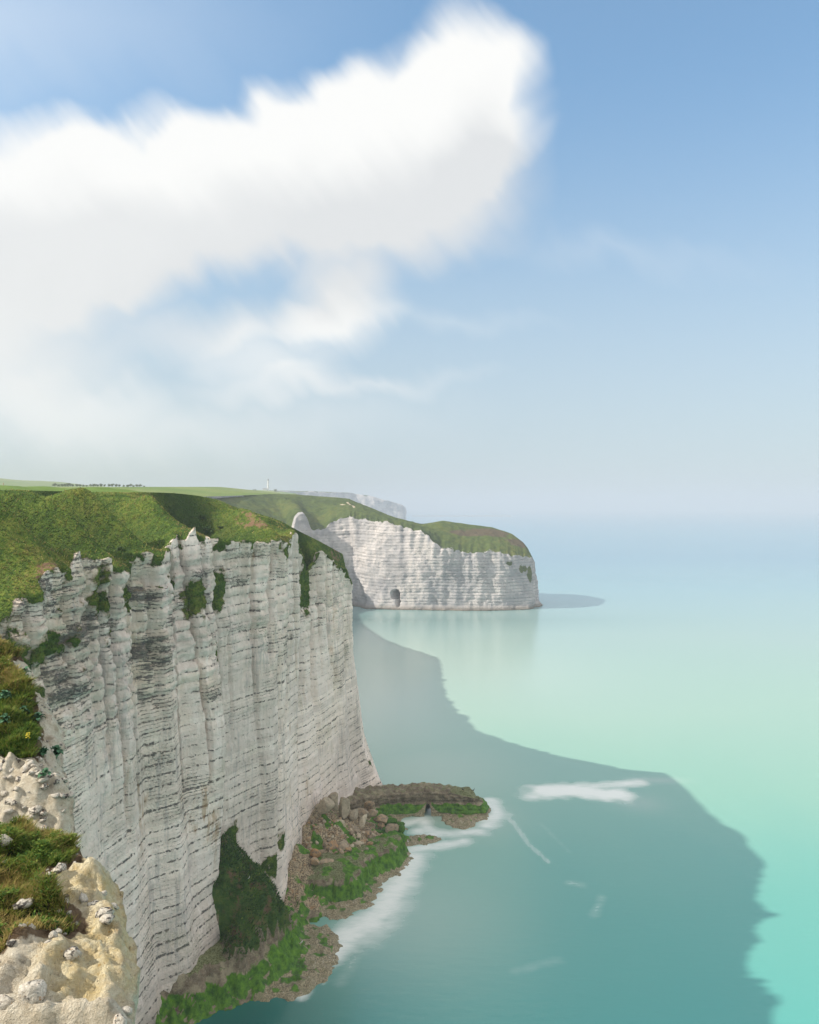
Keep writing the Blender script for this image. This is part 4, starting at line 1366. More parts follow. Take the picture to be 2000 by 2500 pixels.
@mat('flint')
def _(t):
    rnd = t.n('ShaderNodeObjectInfo').outputs['Random']
    p = t.vm('ADD', t.n('ShaderNodeTexCoord').outputs['Object'], t.vec(t.mul(rnd, 41.0), t.mul(rnd, 23.0), 0.0))
    n1 = t.noise(p, 1.3, 5.0, 0.65)
    n2 = t.noise(p, 4.5, 4.0, 0.7)
    c = t.mix(t.step(n2, .3, .65), (0.40, 0.36, 0.30), (0.72, 0.68, 0.60))
    c = t.mix(t.step(t.add(n1, t.mul(t.sub(rnd, .5), .25)), .54, .62), c, (0.075, 0.068, 0.062))
    c = t.mix(t.mul(t.step(t.noise(p, 2.1, 4.0, .7), .60, .70), t.step(rnd, .2, .45)), c, (0.56, 0.25, 0.035))
    t.out(t.surf(c, 0.7, t.bump(t.add(n1, n2), 0.7, 0.1), 0.35))


@mat('blade')
def _(t):
    f = t.attr('tint')
    p = t.pos()
    f = t.add(f, t.mul(t.sub(t.noise(p, 1.2, 3.0, .6), .5), .35))
    c = t.ramp(f, [(0.0, (0.022, 0.055, 0.012)), (0.3, (0.065, 0.14, 0.02)), (0.5, (0.15, 0.22, 0.032)), (0.68, (0.25, 0.26, 0.055)), (0.84, (0.29, 0.21, 0.085)), (1.0, (0.46, 0.37, 0.13))])
    d = t.surf(c, 0.75, None, 0.2)
    tr = t.n('ShaderNodeBsdfTranslucent')
    t.put(tr.inputs[0], c)
    mx = t.n('ShaderNodeMixShader')
    mx.inputs[0].default_value = 0.30
    t.t.links.new(d, mx.inputs[1])
    t.t.links.new(tr.outputs[0], mx.inputs[2])
    t.out(mx.outputs[0])


RIM = np.array([(-8, 3.2), (-3, 2.6), (1.5, 1.4), (3, -0.5), (5, -2.4), (8, -3.5), (10, -3.9), (11.4, -4.05), (12.2, -4.25), (13, -4.5), (13.7, -4.75), (14.4, -5.0), (15.2, -5.35), (15.8, -5.75), (16.5, -6.5),
                (17, -7.0), (18, -7.6), (19.5, -8.3), (22, -9.2), (24, -10.25), (26, -11.15), (28, -12.35), (30, -13.65), (31, -14.5), (32.3, -15.4), (33.4, -17.0), (35, -21), (37, -30), (40, -46)])
BASE = np.array([(-8, 83.6), (0, 83.4), (2, 82.9), (4, 81.0), (6, 79.3), (8, 77.6), (10, 76.3), (11.6, 76.3), (11.85, 76.7), (12.0, 77.28), (13, 77.42), (14, 77.5), (15, 77.62), (16.2, 77.80), (17, 77.76), (17.6, 77.4),
                 (18.6, 76.2), (19.6, 75.2), (21, 74.8), (23.3, 74.9), (23.8, 75.5), (24.6, 76.55), (25.2, 76.75), (27, 77.25), (30, 78.3), (32, 79.05), (33.2, 79.3), (34.3, 78.6), (36, 76.8), (40, 74)])
ry = np.r_[np.arange(-8, 10.5, 0.4), np.arange(10.5, 19, 0.06), np.arange(19, 34, 0.085), np.arange(34, 40.01, 0.4)]
rx = np.interp(ry, RIM[:, 0], RIM[:, 1])
rx = smooth_rows(rx[:, None], 3)[:, 0]
dd = np.r_[-np.geomspace(60, 6.2, 26), -np.arange(6.1, 0.0, -0.065), 0.0]       # inland offsets
D = np.broadcast_to(dd[None, :], (len(ry), len(dd)))
Yg = np.broadcast_to(ry[:, None], D.shape)
edge = rx[:, None] + 0.16 * fbm(Yg / 0.7, D * 0 + 2.0, 0.0, 3) + 0.30 * perlin(Yg / 2.3, 0.0, 5.0)
Xg = edge + D
W = 0.35 * fbm(Xg / 1.4, Yg / 1.4, 3.0, 3)
bz = np.interp((Yg + W * 0.5).ravel(), BASE[:, 0], BASE[:, 1]).reshape(Yg.shape)
up = sstep(Yg, 23.5, 25.5) * (1 - sstep(Yg, 33, 35))
lo = sstep(Yg, 11.9, 12.5) * (1 - sstep(Yg, 17.5, 19))
dist = -D
drop = up * 0.75 * np.exp(-(dist / 0.75) ** 2) + lo * 0.22 * np.exp(-(dist / 0.55) ** 2) + 0.35 * np.exp(-(dist / 0.22) ** 2)
turf = lo * 0.16 * sstep(dist + W, 1.15, 1.5) + up * 0.22 * sstep(dist + W, 0.9, 1.25)
bank = np.clip(dist - np.interp(Yg, [12, 17, 24, 33], [3.6, 2.9, 3.2, 3.4]), 0, None)
bankh = np.minimum(bank * np.interp(Yg, [8, 14, 17.5, 22, 26, 29, 30.5, 36], [.42, .28, .26, .45, .52, .34, .18, .3]), 3.4 + 0.10 * bank)
Zg = bz - drop + turf + bankh
stepn = fbm(Xg / .8, Yg / .8, 41.0, 3)
stepn = (np.floor(stepn * 4) + sstep(stepn * 4 - np.floor(stepn * 4), .7, 1.0)) / 4
Zg += 0.24 * stepn * (1 - sstep(dist, 3, 4)) + 0.10 * ridged(Xg / .5, Yg / .5, 6.0, 3) * (dist < 3)
Zg += 0.26 * W + 0.09 * fbm(Xg / .55, Yg / .55, 1.0, 3) + 0.03 * fbm(Xg / .16, Yg / .16, 2.0, 2)
gul = (1 - lo) * (1 - up) * sstep(Yg, 18, 20) * (1 - sstep(Yg, 24, 25))
Zg += gul * (0.28 * np.clip(dist, 0, 4) - 0.5)
top = np.stack([Xg, Yg, Zg], -1)
# the face falls away below the rim
fz = np.r_[0.12, 0.3, 0.55, 0.9, 1.4, 2.1, 3, 4.2, 6, 9, 14, 22, 34, 50, 66, 78]
rimp = top[:, -1, :]
nr = plan_normals(rimp, 8)
rows = []
for k, h in enumerate(fz):
    o = 0.05 - 0.22 * np.sqrt(h) + 0.28 * fbm(ry / 1.6, h / 1.5, 4.0, 3) * min(1, h / 1.2)
    q = rimp.copy()
    q[:, :2] += nr * o[:, None]
    q[:, 2] -= h
    rows.append(q)
allp = np.concatenate([top, np.stack(rows, 1)], 1)
nj = allp.shape[1]
nd = len(dd)
wid_lo = 1.35 + 0.55 * fbm(ry / 1.5, 3.0, 1.0, 2)
wid_lo = np.where(ry > 15.6, np.interp(ry, [15.6, 16.6, 18], [1.2, 0.35, 0.2]), wid_lo)
wid_lo = np.where(ry < 13.6, np.interp(ry, [11.9, 12.6, 13.6], [9, 2.7, 1.5]), wid_lo)
gl = sstep(dist - wid_lo[:, None], -0.05, 0.35) * lo
wid_up = 0.95 + 0.4 * fbm(ry / 1.8, 8.0, 2.0, 2)
wid_up = np.interp(ry, [24.9, 25.3, 26.5, 31.5, 33], [6, 1.1, 0.75, 1.05, 0.15]) + 0.4 * fbm(ry / 1.8, 8.0, 2.0, 2)
gu = sstep(dist - wid_up[:, None], -0.05, 0.35) * sstep(Yg + W, 24.7, 25.2)
gg = gul * sstep(dist, 1.2, 2.0) * (1 - sstep(Yg, 21.6, 22.3))
gn = sstep(dist, .4, 1.0) * (1 - sstep(Yg, 9.5, 10.5))
veg = np.clip(np.maximum.reduce([gl, gu, gg, gn, sstep(bank, 0.8, 1.6)]), 0, 1)
bare = sstep(fbm(Xg / 0.8, Yg / 0.8, 15.0, 3), 0.28, 0.55) * lo
veg_t = veg * (1 - 0.75 * bare)
yel = lo * sstep(1.9 - dist, 0, 0.8) + 0.15
dirt = bare * gl + 0.75 * np.exp(-((dist - wid_lo[:, None]) / 0.25) ** 2) * lo + 0.8 * np.exp(-((dist - wid_up[:, None] - .05) / 0.2) ** 2) * up + 0.6 * sstep(12.02 - Yg, 0, .1) * lo


def ext(a):
    return np.concatenate([a, np.repeat(a[:, -1:] * 0.4, len(fz), 1)], 1)


bluff = mesh_obj('foreground_bluff', allp.reshape(-1, 3), grid_faces(len(ry), nj), 'bluff', smooth=False, attrs=dict(veg=ext(veg_t), yellow=ext(yel), dirt=ext(dirt)))
tag(bluff, 'sunlit chalk bluff edge with turf and flints in the near left corner', 'bluff', kind='structure')
BN = grid_normals(top)
BN *= np.sign(BN[..., 2:3])


def blades(name, pts, nrm, length, width, tint, lean, material='blade', seg=2, droop=0.5):
    """One mesh of bent tapering blades, one per point."""
    n = len(pts)
    r = np.random.default_rng(len(pts))
    az = r.uniform(0, 2 * math.pi, n)
    side = np.stack([np.cos(az), np.sin(az), np.zeros(n)], 1)
    fwd = np.stack([-np.sin(az), np.cos(az), np.zeros(n)], 1)
    dirn = np.array([0, 0, 1.0]) * 0.75 + nrm * 0.35 + lean
    wind = np.stack([fbm(pts[:, 0] / .7, pts[:, 1] / .7, 3.0, 2), fbm(pts[:, 0] / .7, pts[:, 1] / .7, 13.0, 2), np.zeros(n)], 1)
    dirn = dirn + fwd * r.uniform(0.0, 0.95, n)[:, None] + wind * 0.6
    dirn /= np.linalg.norm(dirn, axis=1)[:, None]
    V = []
    for k in range(seg + 1):
        f = k / seg
        c = pts + dirn * (length * f)[:, None]
        c = c + (fwd * 0.6 + lean) * (length * droop * f * f * 0.6)[:, None]
        c[:, 2] -= length * droop * f * f * 0.35
        if k < seg:
            w = (width * (1 - 0.55 * f))[:, None]
            V += [c - side * w * .5, c + side * w * .5]
        else:
            V.append(c)
    m = len(V)
    V = np.stack(V, 1).reshape(-1, 3)
    b = (np.arange(n) * m)[:, None]
    tri = []
    for k in range(seg - 1):
        a = 2 * k
        tri += [[a, a + 1, a + 3], [a, a + 3, a + 2]]
    a = 2 * (seg - 1)
    tri.append([a, a + 1, a + 2])
    F = (b[:, None, :] + np.array(tri)[None]).reshape(-1, 3)
    return mesh_obj(name, V, F, material, smooth=False, attrs=dict(tint=np.repeat(tint, m)))


# grass on the bluff
ca = np.zeros(Xg.shape)
ca[:-1, :-1] = np.linalg.norm(np.cross(top[1:, :-1] - top[:-1, :-1], top[:-1, 1:] - top[:-1, :-1]), axis=2)
vis = (Yg > 11.5) & (Yg < 34.5) & (Xg > -0.53 * Yg - 1.6)
clump = sstep(fbm(Xg / .35, Yg / .35, 21.0, 2) + 0.35, -0.35, 0.55)
wgt = ca * (veg_t > 0.42) * vis * (0.12 + clump) * np.where(Yg < 19, 1.5, 1.0)
pr = (wgt / wgt.sum()).ravel()
NB = 150000
idx = rng.choice(pr.size, NB, p=pr)
pts = top.reshape(-1, 3)[idx] + np.c_[rng.uniform(-.06, .06, NB), rng.uniform(-.06, .06, NB), np.full(NB, -0.02)]
nrm = BN.reshape(-1, 3)[idx]
yy, xx = pts[:, 1], pts[:, 0]
dsel = dist.ravel()[idx]
patch = fbm(xx / 0.9, yy / 0.9, 33.0, 3)
dry = fbm(xx / 1.5, yy / 1.1, 53.0, 3)
tint = np.where(yy > 24, 0.36 + 0.36 * sstep(yy, 28.4, 30) + 0.16 * dry, 0.60 + 0.32 * dry)  # crest blades tinted brighter beyond the shadow line: sunlight painted in
tint = np.where((yy < 24) & (yy > 16.0), 0.56 + 0.25 * dry, tint)
tint = np.where(yy < 14, tint + 0.10, tint)
tint = tint + 0.08
tint = np.clip(tint + rng.normal(0, 0.15, NB) + 0.14 * patch, 0.02, 0.98)
ln = rng.uniform(0.09, 0.25, NB) * (1 + 0.7 * np.clip(patch, -0.5, 1)) * np.where(yy > 19, 1.35, 1.0)
wd = rng.uniform(0.010, 0.022, NB) * np.where(yy > 19, 1.7, 1.0)
g = blades('bluff_grass', pts, nrm, ln, wd, tint, np.array([0.18, -0.10, 0.0]))
tag(g, 'rough green and straw-coloured grass on the foreground bluff', 'grass', kind='stuff')

# low herbs between the blades
NH = 45000
wgt2 = ca * (veg_t > 0.42) * vis * sstep(fbm(Xg / .6, Yg / .6, 71.0, 3), -0.05, .35)
idx = rng.choice(wgt2.size, NH, p=(wgt2 / wgt2.sum()).ravel())
pts = top.reshape(-1, 3)[idx] + np.c_[rng.uniform(-.06, .06, NH), rng.uniform(-.06, .06, NH), rng.uniform(0.0, .12, NH)]
tint = np.clip(.36 + rng.normal(0, .13, NH) + .15 * fbm(pts[:, 0], pts[:, 1], 5.0, 2), .03, .66)
g = blades('bluff_herbs', pts, BN.reshape(-1, 3)[idx], rng.uniform(.04, .09, NH), rng.uniform(.025, .05, NH), tint, np.array([.1, -.1, -.3]), droop=.9)
tag(g, 'small-leaved green herbs growing among the grass of the foreground bluff', 'herbs', kind='stuff')

# flints set in the chalk of the bluff
flint_meshes = []
for k in range(8):
    v, f = rock_verts(2, 500 + k, cuts=5, rough=0.30)
    me_o = mesh_obj('flint', v, f, 'flint', smooth=True)
    flint_meshes.append(me_o.data)
    bpy.data.objects.remove(me_o)


def put_flint(i, j, s, flatness=0.6, sink=0.25, name='flint'):
    q = top[i, j]
    o = mesh_obj(name, None, None, None, parent=bluff, data=flint_meshes[random.randrange(8)])
    o.location = (q[0], q[1], q[2] + s * (flatness * 0.55 - sink - 0.12))
    o.scale = (s * random.uniform(.7, 1.35), s * random.uniform(.7, 1.1), s * random.uniform(.6, 1.0) * flatness * 1.3)
    o.rotation_euler = (random.uniform(-.5, .5), random.uniform(-.5, .5), random.uniform(0, 6.28))


def near_idx(x, y):
    d = (Xg - x) ** 2 + (Yg - y) ** 2
    return np.unravel_index(np.argmin(d), d.shape)


random.seed(21)
visf = (Xg > -0.53 * Yg - 0.3) & (Yg > 11.7) & (Yg < 33)
zone_s = visf & (Yg > 22.6) & (Yg < 25.0)                       # flint scarp under the upper turf
zone_u = visf & (Yg >= 25.0) & (dist < wid_up[:, None] + .1) & (dist > 0.02)
zone_l = visf & (Yg < 18) & (gl > .35) & (bare > .25)
zone_e = visf & (Yg < 17) & (np.abs(dist - wid_lo[:, None]) < .28)
for zone, n, s0, s1 in ((zone_s, 125, .05, .16), (zone_u, 80, .035, .11), (zone_l, 36, .03, .085), (zone_e, 30, .03, .085)):
    ii, jj = np.nonzero(zone)
    for k in rng.choice(len(ii), n):
        put_flint(ii[k], jj[k], random.uniform(s0, s1))
# the larger stones one can pick out
for px, py, s in ((142, 2180, .16), (55, 2250, .17), (175, 2340, .16), (10, 2140, .16), (20, 2125, .11), (28, 2155, .11), (12, 2165, .10), (15, 2425, .20), (75, 2430, .20), (255, 2237, .15), (232, 2222, .11), (262, 2245, .18), (205, 2215, .12),
                  (238, 2216, .09), (160, 2222, .09), (62, 2300, .11), (77, 2310, .09), (85, 1990, .22), (60, 2010, .14), (255, 2190, .09), (275, 2203, .09), (290, 2455, .13), (280, 2470, .2), (222, 2480, .16), (262, 2490, .14), (310, 2395, .1), (300, 2420, .1), (118, 2330, .08), (130, 2320, .07)):
    zt = 77.5 if py > 2060 else 75.6
    q = on(px, py, zt)
    i, j = near_idx(q[0], q[1])
    put_flint(i, j, s, 0.75, 0.15)


# ------------------------------------------------------------------ plain materials
def plain(name, c1, c2, scale=3.0, rough=0.8):
    @mat(name)
    def _(t):
        p = t.n('ShaderNodeTexCoord').outputs['Object']
        n = t.noise(p, scale, 4.0, 0.6)
        t.out(t.surf(t.mix(t.step(n, .3, .7), c1, c2), rough, t.bump(n, .3, .05), 0.25))


plain('white_paint', (0.78, 0.78, 0.75), (0.84, 0.84, 0.82), 0.4)
plain('lantern_metal', (0.16, 0.17, 0.18), (0.24, 0.25, 0.26), 0.5, 0.5)
plain('roof_slate', (0.16, 0.17, 0.19), (0.24, 0.25, 0.27), 0.5)
plain('window_glass', (0.05, 0.06, 0.07), (0.08, 0.09, 0.10), 0.5, 0.2)
plain('weathered_wood', (0.30, 0.25, 0.18), (0.46, 0.39, 0.30), 6.0)
plain('wire', (0.25, 0.24, 0.22), (0.35, 0.33, 0.30), 6.0, 0.5)
plain('bark', (0.05, 0.04, 0.03), (0.10, 0.08, 0.06), 4.0)
plain('tree_leaf', (0.055, 0.08, 0.03), (0.11, 0.14, 0.05), 0.8)
plain('shrub_leaf', (0.03, 0.065, 0.018), (0.075, 0.13, 0.035), 2.5)
plain('cabbage_leaf', (0.035, 0.11, 0.055), (0.085, 0.19, 0.10), 5.0, 0.6)
plain('stem', (0.10, 0.16, 0.05), (0.16, 0.22, 0.08), 5.0)
plain('yellow_petal', (0.62, 0.46, 0.02), (0.75, 0.60, 0.05), 5.0, 0.6)
plain('black_feather', (0.012, 0.012, 0.014), (0.03, 0.03, 0.032), 8.0, 0.5)
plain('white_feather', (0.75, 0.75, 0.73), (0.84, 0.84, 0.82), 8.0, 0.6)
plain('grey_feather', (0.30, 0.32, 0.34), (0.38, 0.40, 0.42), 8.0, 0.6)
plain('beak', (0.50, 0.36, 0.06), (0.60, 0.42, 0.08), 8.0, 0.5)
plain('breakwater_rock', (0.20, 0.20, 0.20), (0.30, 0.30, 0.30), 0.02)


def box(cx, cy, cz, sx, sy, sz):
    v = [(cx + a * sx / 2, cy + b * sy / 2, cz + c * sz / 2) for a in (-1, 1) for b in (-1, 1) for c in (-1, 1)]
    f = [(0, 1, 3, 2), (4, 6, 7, 5), (0, 4, 5, 1), (2, 3, 7, 6), (0, 2, 6, 4), (1, 5, 7, 3)]
    return v, f


def lathe(prof, n=12, cx=0, cy=0):
    v, f = [], []
    for r, z in prof:
        for k in range(n):
            a = 2 * math.pi * (k + .5) / n
            v.append((cx + r * math.cos(a), cy + r * math.sin(a), z))
    for i in range(len(prof) - 1):
        for k in range(n):
            q = (k + 1) % n
            f.append((i * n + k, i * n + q, (i + 1) * n + q, (i + 1) * n + k))
    f.append(tuple(range((len(prof) - 1) * n, len(prof) * n)))
    return v, f


def tube(pts, rad, n=6):
    pts = [Vector(p) for p in pts]
    rad = rad if hasattr(rad, '__len__') else [rad] * len(pts)
    v, f = [], []
    for i, p in enumerate(pts):
        d = (pts[min(i + 1, len(pts) - 1)] - pts[max(i - 1, 0)]).normalized()
        a = d.cross(Vector((0.31, 0.22, 0.92))).normalized()
        b = d.cross(a)
        for k in range(n):
            w = 2 * math.pi * k / n
            v.append(p + (a * math.cos(w) + b * math.sin(w)) * rad[i])
    for i in range(len(pts) - 1):
        for k in range(n):
            q = (k + 1) % n
            f.append((i * n + k, i * n + q, (i + 1) * n + q, (i + 1) * n + k))
    f.append(tuple(range(n)))
    f.append(tuple(range((len(pts) - 1) * n, len(pts) * n)))
    return v, f


# ------------------------------------------------------------------ lighthouse
lh = empty('lighthouse', (lc[0], lc[1], field_z(lc[0], lc[1]) - 0.5))
tag(lh, 'white lighthouse tower with grey lantern standing on the far clifftop', 'lighthouse')
tw = mesh_obj('tower', *lathe([(4.6, 0), (4.3, 1.5), (3.3, 3.5), (2.75, 28.5), (2.75, 29.5)], 8), 'white_paint', lh, smooth=False)
mesh_obj('gallery', *lathe([(2.7, 28.6), (4.0, 29.6), (4.0, 30.9), (3.8, 30.9), (3.8, 29.9), (1.0, 29.9)], 8), 'white_paint', lh, smooth=False)
ln_ = mesh_obj('lantern', *lathe([(1.9, 29.9), (1.9, 33.6), (1.5, 33.9)], 8), 'window_glass', lh, smooth=False)
mesh_obj('dome', *lathe([(2.2, 33.6), (1.9, 34.6), (1.1, 35.6), (0.3, 36.2), (0.25, 38.0)], 10), 'lantern_metal', ln_)
for k in range(5):
    mesh_obj('window', *box(0, -(3.28 - k * 0.11) - 0.02, 6 + k * 4.8, 0.9, 0.3, 1.7), 'window_glass', tw, smooth=False)
bd = mesh_obj('keepers_house', *box(-9.5, -1, 2.6, 13, 8, 5.2), 'white_paint', lh, smooth=False)
mesh_obj('roof', [(-16.5, -5.4, 5.2), (-2.6, -5.4, 5.2), (-2.6, 3.4, 5.2), (-16.5, 3.4, 5.2), (-15, -1, 7.6), (-4, -1, 7.6)], [(0, 1, 5, 4), (1, 2, 5), (2, 3, 4, 5), (3, 0, 4), (0, 3, 2, 1)], 'roof_slate', bd, smooth=False)
for k in range(3):
    mesh_obj('window', *box(-13.5 + k * 4, -5.05, 2.8, 1.2, 0.2, 1.6), 'window_glass', bd, smooth=False)

# ------------------------------------------------------------------ trees and shrubs on the plateau
def crown_mesh(seed, rx, rz, n, leaf, material, zc):
    r = np.random.default_rng(seed)
    cl = r.normal(size=(14, 3))
    cl /= np.linalg.norm(cl, axis=1)[:, None]
    cl *= r.uniform(.25, .75, 14)[:, None]
    c = cl[r.integers(0, 14, n)] + r.normal(size=(n, 3)) * 0.22
    c = c * np.array([rx, rx, rz]) + np.array([0, 0, zc])
    a, b = r.normal(size=(n, 3)), r.normal(size=(n, 3))
    a /= np.linalg.norm(a, axis=1)[:, None]
    b -= a * (a * b).sum(1)[:, None]
    b /= np.linalg.norm(b, axis=1)[:, None]
    s = leaf * r.uniform(.6, 1.3, n)[:, None]
    V = np.stack([c - a * s, c + b * s * .6, c + a * s, c - b * s * .6], 1).reshape(-1, 3)
    F = np.arange(n * 4).reshape(-1, 4)
    o = mesh_obj('crown', V, F, material, smooth=False)
    me = o.data
    bpy.data.objects.remove(o)
    return me


def trunk_mesh(h, r):
    v, f = tube([(0, 0, -0.6), (0.1, 0, h * .4), (-.1, .1, h * .75), (0, 0, h)], [r, r * .8, r * .55, r * .2], 6)
    n0 = len(v)
    for k in range(3):
        a = 2.1 * k
        w, g = tube([(0, 0, h * .45), (math.cos(a) * h * .16, math.sin(a) * h * .16, h * .7), (math.cos(a) * h * .28, math.sin(a) * h * .28, h * .85)], [r * .45, r * .3, r * .12], 5)
        f += [tuple(i + len(v) for i in q) for q in g]
        v = v + w
    o = mesh_obj('trunk', v, f, 'bark')
    me = o.data
    bpy.data.objects.remove(o)
    return me


crowns = [crown_mesh(60 + k, 3.4 + .5 * k, 2.9, 520, .55, 'tree_leaf', 3.3) for k in range(3)]
trunk_me = trunk_mesh(5.0, 0.28)
shrubs = [crown_mesh(80 + k, 1.0, .75, 220, .16, 'shrub_leaf', .55) for k in range(3)]
twig_me = trunk_mesh(0.9, 0.05)


def tree(x, y, z, s, k, label, group):
    t_ = empty('tree', (x, y, z), random.uniform(0, 6.28))
    t_.scale = (s, s, s)
    tag(t_, label, 'tree', group)
    mesh_obj('crown', None, None, None, t_, data=crowns[k])
    mesh_obj('trunk', None, None, None, t_, data=trunk_me)


random.seed(5)
px = 134.0
while px < 352:
    yy = 1000 + (px - 134) * 0.4 + random.uniform(-20, 20)
    q = at(px, 1186, yy)
    tree(q[0], q[1], field_z(q[0], q[1]), random.uniform(.6, .95) * (.9 if px < 175 or 225 < px < 290 else .72), random.randrange(3), 'small dark tree in the row across the far end of the green field', 'row of trees behind the field')
    px += random.uniform(6.5, 11)
for px, yy, s, lab in ((590, 2300, 1.5, 'dark tree clump left of the lighthouse'), (622, 2330, 1.7, 'dark bushy tree just left of the lighthouse house'), (673, 2350, 1.3, 'dark bushy tree just right of the lighthouse')):
    q = at(px, 1197, yy)
    tree(q[0], q[1], field_z(q[0], q[1]), s, 1, lab, None)

# ------------------------------------------------------------------ fence
fr_ = [(9, 190), (31, 197), (53, 205), (73, 214), (92, 224), (113, 235), (130, 247), (158, 275), (168, 292), (177, 312), (186, 335), (194, 360), (203, 390)]
fp = []
for px, yy in fr_:
    q = at(px, 1190, yy)
    fp.append((q[0], q[1], field_z(q[0], q[1])))
fence = empty('fence', fp[0])
tag(fence, 'line of thin wooden fence posts along the clifftop field edge', 'fence')
pv, pf = lathe([(0.13, -0.5), (0.12, 1.3), (0.07, 1.42)], 6)
post_o = mesh_obj('post', pv, pf, 'weathered_wood')
post_me = post_o.data
bpy.data.objects.remove(post_o)
o0 = np.array(fp[0])
for q in fp:
    o = mesh_obj('post', None, None, None, fence, data=post_me)
    o.location = np.array(q) - o0
    o.rotation_euler = (random.uniform(-.04, .04), random.uniform(-.04, .04), 0)
for h in (0.55, 1.0):
    mesh_obj('wire', *tube([np.array(q) - o0 + np.array([0, 0, h]) for q in fp], 0.012, 4), 'wire', fence)
q = at(147, 1192, 225)
st_ = empty('wooden_stile', (q[0], q[1], field_z(q[0], q[1])))
tag(st_, 'small dark wooden tripod standing by the fence line', 'stile')
for a in (0.3, 2.4, 4.5):
    mesh_obj('leg', *tube([(math.cos(a) * .65, math.sin(a) * .65, -.2), (-math.cos(a) * .08, -math.sin(a) * .08, 1.65)], 0.06, 6), 'bark', st_)
mesh_obj('crossbar', *tube([(-.4, -.1, .75), (.4, .1, .75)], 0.045, 6), 'bark', st_)

# ------------------------------------------------------------------ shrubs hanging on the cliff and along its gullies
SHRUBS = [(-37.5, 131.5, 77), (-60, 121, 84), (-52, 129, 80.5), (-55, 136, 83.5), (-48, 135, 80), (-57, 110, 81), (-63, 112, 84), (-54, 117.5, 81.5), (-50, 131, 79)]
NP, NZ = NEAR_P.reshape(-1, 3), None
rr = random.Random(9)
sel = np.nonzero((NEAR_T.ravel() > 3.15) & (NEAR_T.ravel() < 4.7) & (NP[:, 1] > 98) & (NP[:, 1] < 205) & (np.broadcast_to(NEAR_GW[:, None], NEAR_T.shape).ravel() > .5))[0]
shrub_n = 0
for k in range(26):
    q = NP[rng.choice(sel)]
    s = rr.uniform(.55, 1.25)
    b = empty('shrub', (q[0], q[1], q[2] - .1), rr.uniform(0, 6.28))
    b.scale = (s * 1.2, s * 1.2, s)
    tag(b, 'low dark green bush growing in the turf slope above the chalk face', 'shrub', 'bushes on the turf slope')
    mesh_obj('crown', None, None, None, b, data=shrubs[k % 3])
    mesh_obj('stem', None, None, None, b, data=twig_me)

# ------------------------------------------------------------------ leafy plants on the bluff
def leaf_me(seed):
    r = np.random.default_rng(seed)
    v, f = [], []
    L, Wd = 0.24, 0.10
    for i in range(6):
        s = i / 5
        w = Wd * math.sin(math.pi * min(0.97, s * .85 + .13)) * (1 + .2 * r.normal())
        z = 0.10 * math.sin(s * 2.2) - 0.10 * s * s
        v += [(s * L, -w, z + .02), (s * L, 0, z - .01), (s * L, w, z + .02)]
    for i in range(5):
        for j in range(2):
            a = i * 3 + j
            f.append((a, a + 3, a + 4, a + 1))
    o = mesh_obj('leaf', v, f, 'cabbage_leaf')
    me = o.data
    bpy.data.objects.remove(o)
    return me


leaves = [leaf_me(k) for k in range(3)]
stem_o = mesh_obj('stem', *tube([(0, 0, -.08), (.01, 0, .1), (0, .02, .24)], [.018, .014, .006], 5), 'stem')
stem_me = stem_o.data
bpy.data.objects.remove(stem_o)


def bluff_at(px, py, z0):
    for _ in range(6):
        q = on(px, py, z0)
        i, j = near_idx(q[0], q[1])
        z0 = 0.5 * z0 + 0.5 * top[i, j, 2]
    return top[i, j]


for px, py, lab in ((58, 1648, 'broad-leaved green plant at the edge of the sunlit upper turf'), (14, 1716, 'large broad-leaved plant at the left border below the sunlit turf'), (56, 1723, 'broad-leaved plant under the shadow line of the upper turf'), (95, 1760, 'small leafy plant on the chalk rim halfway along the upper turf'),
                    (139, 1850, 'leafy plant on the right edge of the shaded turf'), (107, 1852, 'pale leafy plant left of the one on the turf edge'), (111, 1929, 'leafy plant at the bottom of the shaded turf above the flints'), (14, 1785, 'low leafy plant at the left border amid shaded turf')):
    q = bluff_at(px, py, 77.5)
    pl_ = empty('leafy_plant', q, random.uniform(0, 6))
    sc = random.uniform(.85, 1.25)
    pl_.scale = (sc,) * 3
    tag(pl_, lab, 'plant', 'leafy plants on the bluff')
    mesh_obj('stem', None, None, None, pl_, data=stem_me)
    for k in range(13):
        o = mesh_obj('leaf', None, None, None, pl_, data=leaves[k % 3])
        o.location = (0, 0, .04 + .02 * k)
        o.rotation_euler = (random.uniform(-.2, .2), random.uniform(-.7, .15), k * 2.4)
        sc = random.uniform(.7, 1.2) * (1.15 - .035 * k)
        o.scale = (sc,) * 3
for px, py, h, lab in ((67, 1832, .55, 'yellow flower stalk rising from the shaded turf'), (6, 1590, .45, 'yellow flower spike on the crest of the upper turf at the left border'), (13, 1592, .5, 'yellow flower spike right beside the one at the left border on the crest')):
    q = bluff_at(px, py, 78)
    fl_ = empty('flower_stalk', q)
    tag(fl_, lab, 'flower')
    mesh_obj('stem', *tube([(0, 0, -.1), (.02, 0, h * .6), (0, .02, h)], [.010, .008, .005], 5), 'stem', fl_)
    for k in range(9):
        v, f = ICO[1]
        o = mesh_obj('blossom', v * np.array([.032, .032, .02]), f, 'yellow_petal', fl_)
        a = k * 2.4
        o.location = (math.cos(a) * .05, math.sin(a) * .05, h - .02 * k)

